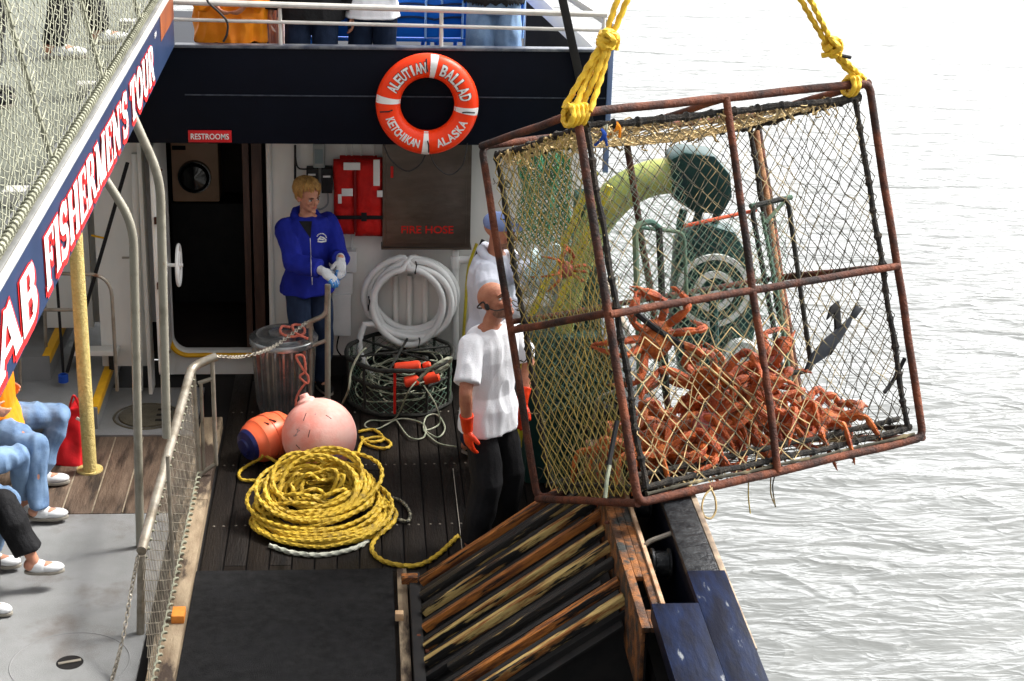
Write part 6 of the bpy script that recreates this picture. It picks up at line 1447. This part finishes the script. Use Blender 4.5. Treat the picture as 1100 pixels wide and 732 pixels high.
# --- passengers on the upper deck
UZ = 2.11
def upp(label, px, yaw, H_, **k):
    return person(label, (P(px, 40, 1, 12.8).x, 12.8, UZ), H_, yaw, m_skin, **k)
g = upp('passenger in an orange rain jacket standing at the left of the upper guardrail', 249, 180, 1.75, trousers=m_blk, top=m_orjack, top_name='rain_jacket', sleeve=1.95, topgrow=.06, top_drop=.24, fold=.03, shoes=m_blk, wide=1.1, wrist={1: P(228, 2, 1, 12.55), -1: P(266, 2, 1, 12.55)}, pole={1: V(-1, 0, -.4), -1: V(1, 0, -.4)})
face(g['T'], g['hc'], g['HF'], g['hs'])
g = upp('passenger dressed in black standing second from the left on the upper deck', 335, 180, 1.78, trousers=m_jeans, top=m_blk, top_name='jacket', sleeve=1.95, topgrow=.04, top_drop=.10, shoes=m_blk, wide=1.1)
face(g['T'], g['hc'], g['HF'], g['hs'])
g = upp('passenger in a white shirt and dark jeans at the upper guardrail above the lifebuoy', 400, 0, 1.66, trousers=m_jeans, top=m_tee, top_name='shirt', sleeve=1.9, topgrow=.03, top_drop=.02, shoes=m_shoe, wide=.98, wrist={1: P(416, -40, 1, 12.9), -1: P(384, -40, 1, 12.9)})
face(g['T'], g['hc'], g['HF'], g['hs'])
g = upp('passenger in faded blue jeans and a black top at the right of the upper guardrail', 530, 180, 1.82, trousers=m_jeansl, top=m_blk, top_name='shirt', sleeve=1.9, topgrow=.02, top_drop=-.06, shoes=m_shoe, wide=1.08, tgrow=.035, wrist={1: P(505, -30, 1, 12.7), -1: P(556, -30, 1, 12.7)})
face(g['T'], g['hc'], g['HF'], g['hs'])
# --- passengers on the side walkway
a_ = P(58, 48, 2, 3.2); b_ = P(108, 38, 2, 3.2)
g = person('passenger in black trousers and white trainers standing behind the walkway netting', (( a_.x + b_.x) / 2 - .1, (a_.y + b_.y) / 2 + .05, 3.12), 1.75, 60, m_skin, trousers=m_blk, top=m_blk, sleeve=1.9, shoes=m_shoe, ankle={1: a_, -1: b_}, foot={1: V(1, .1, 0), -1: V(1, .3, 0)})
face(g['T'], g['hc'], g['HF'], g['hs'])
g = person('passenger in black at the far left edge behind the walkway netting', (-2.0, 9.25, 3.12), 1.75, 80, m_skin, trousers=m_blk, top=m_blk, sleeve=1.9, shoes=m_blk, tgrow=.05)
face(g['T'], g['hc'], g['HF'], g['hs'])
# --- seated passengers
def seated(label, hipp, knees, ankles, H_, yaw, **k):
    s = H_ / 1.8; hp = Vector(hipp)
    kp = {}; 
    return person(label, (hp.x, hp.y, hp.z - .95 * s), H_, yaw, m_skin, ankle=ankles, kpole=knees, **k)
g = seated('seated passenger in orange vest and light blue jeans beside the red bag', (-2.45, 11.05, .56), {1: V(.6, -.3, 1), -1: V(.6, .3, 1)}, {1: V(-2.12, 10.62, .12), -1: V(-2.2, 11.2, .1)}, 1.75, 85, trousers=m_jeansl, tgrow=.018, tfold=.019, top=m_orjack, top_name='vest', sleeve=.3, topgrow=.05, shoes=m_shoe, lean=-3, wrist={1: V(-2.42, 10.8, .74), -1: V(-2.42, 11.25, .74)})
face(g['T'], g['hc'], g['HF'], g['hs'])
g = seated('seated passenger in pale blue jeans with one white trainer on the planks', (-2.5, 10.25, .56), {1: V(.6, -.3, 1), -1: V(.6, .2, 1)}, {1: V(-2.3, 9.98, .12), -1: V(-2.22, 10.74, .10)}, 1.72, 82, trousers=m_jeansl, tgrow=.015, tfold=.019, top=m_tee, sleeve=1.9, shoes=m_shoe, lean=-4, foot={1: V(1, -.1, 0), -1: V(1, -.25, 0)}, hem=.06, wrist={1: V(-2.55, 10.0, .74), -1: V(-2.55, 10.5, .74)})
face(g['T'], g['hc'], g['HF'], g['hs'])
g = seated('seated passenger in black trousers, bare ankle and white flat shoe', (-2.55, 9.72, .56), {1: V(.4, -.2, 1), -1: V(.4, .1, 1)}, {1: V(-2.24, 9.44, .10), -1: V(-1.99, 9.72, .20)}, 1.66, 88, trousers=m_blk, tgrow=.04, top=m_blk, sleeve=1.9, shoes=m_shoe, lean=-6, foot={1: V(1, -.3, 0), -1: V(1, .12, -.02)}, hem=.07, wrist={1: V(-2.6, 9.5, .74), -1: V(-2.6, 9.95, .74)})
face(g['T'], g['hc'], g['HF'], g['hs'])
BN = thing('bench', 'long grey passenger bench at the left edge under the seated passengers', 'bench', (-2.75, 10.3, 0))
MB().span((-3.05, 8.9, .43), (-2.42, 11.6, .47)).build('seat', m_galv, BN, True, .01)
for y in (9.1, 10.25, 11.4): MB().span((-2.95, y, .006), (-2.6, y + .06, .43)).build('leg', m_galv, BN, True, .006)
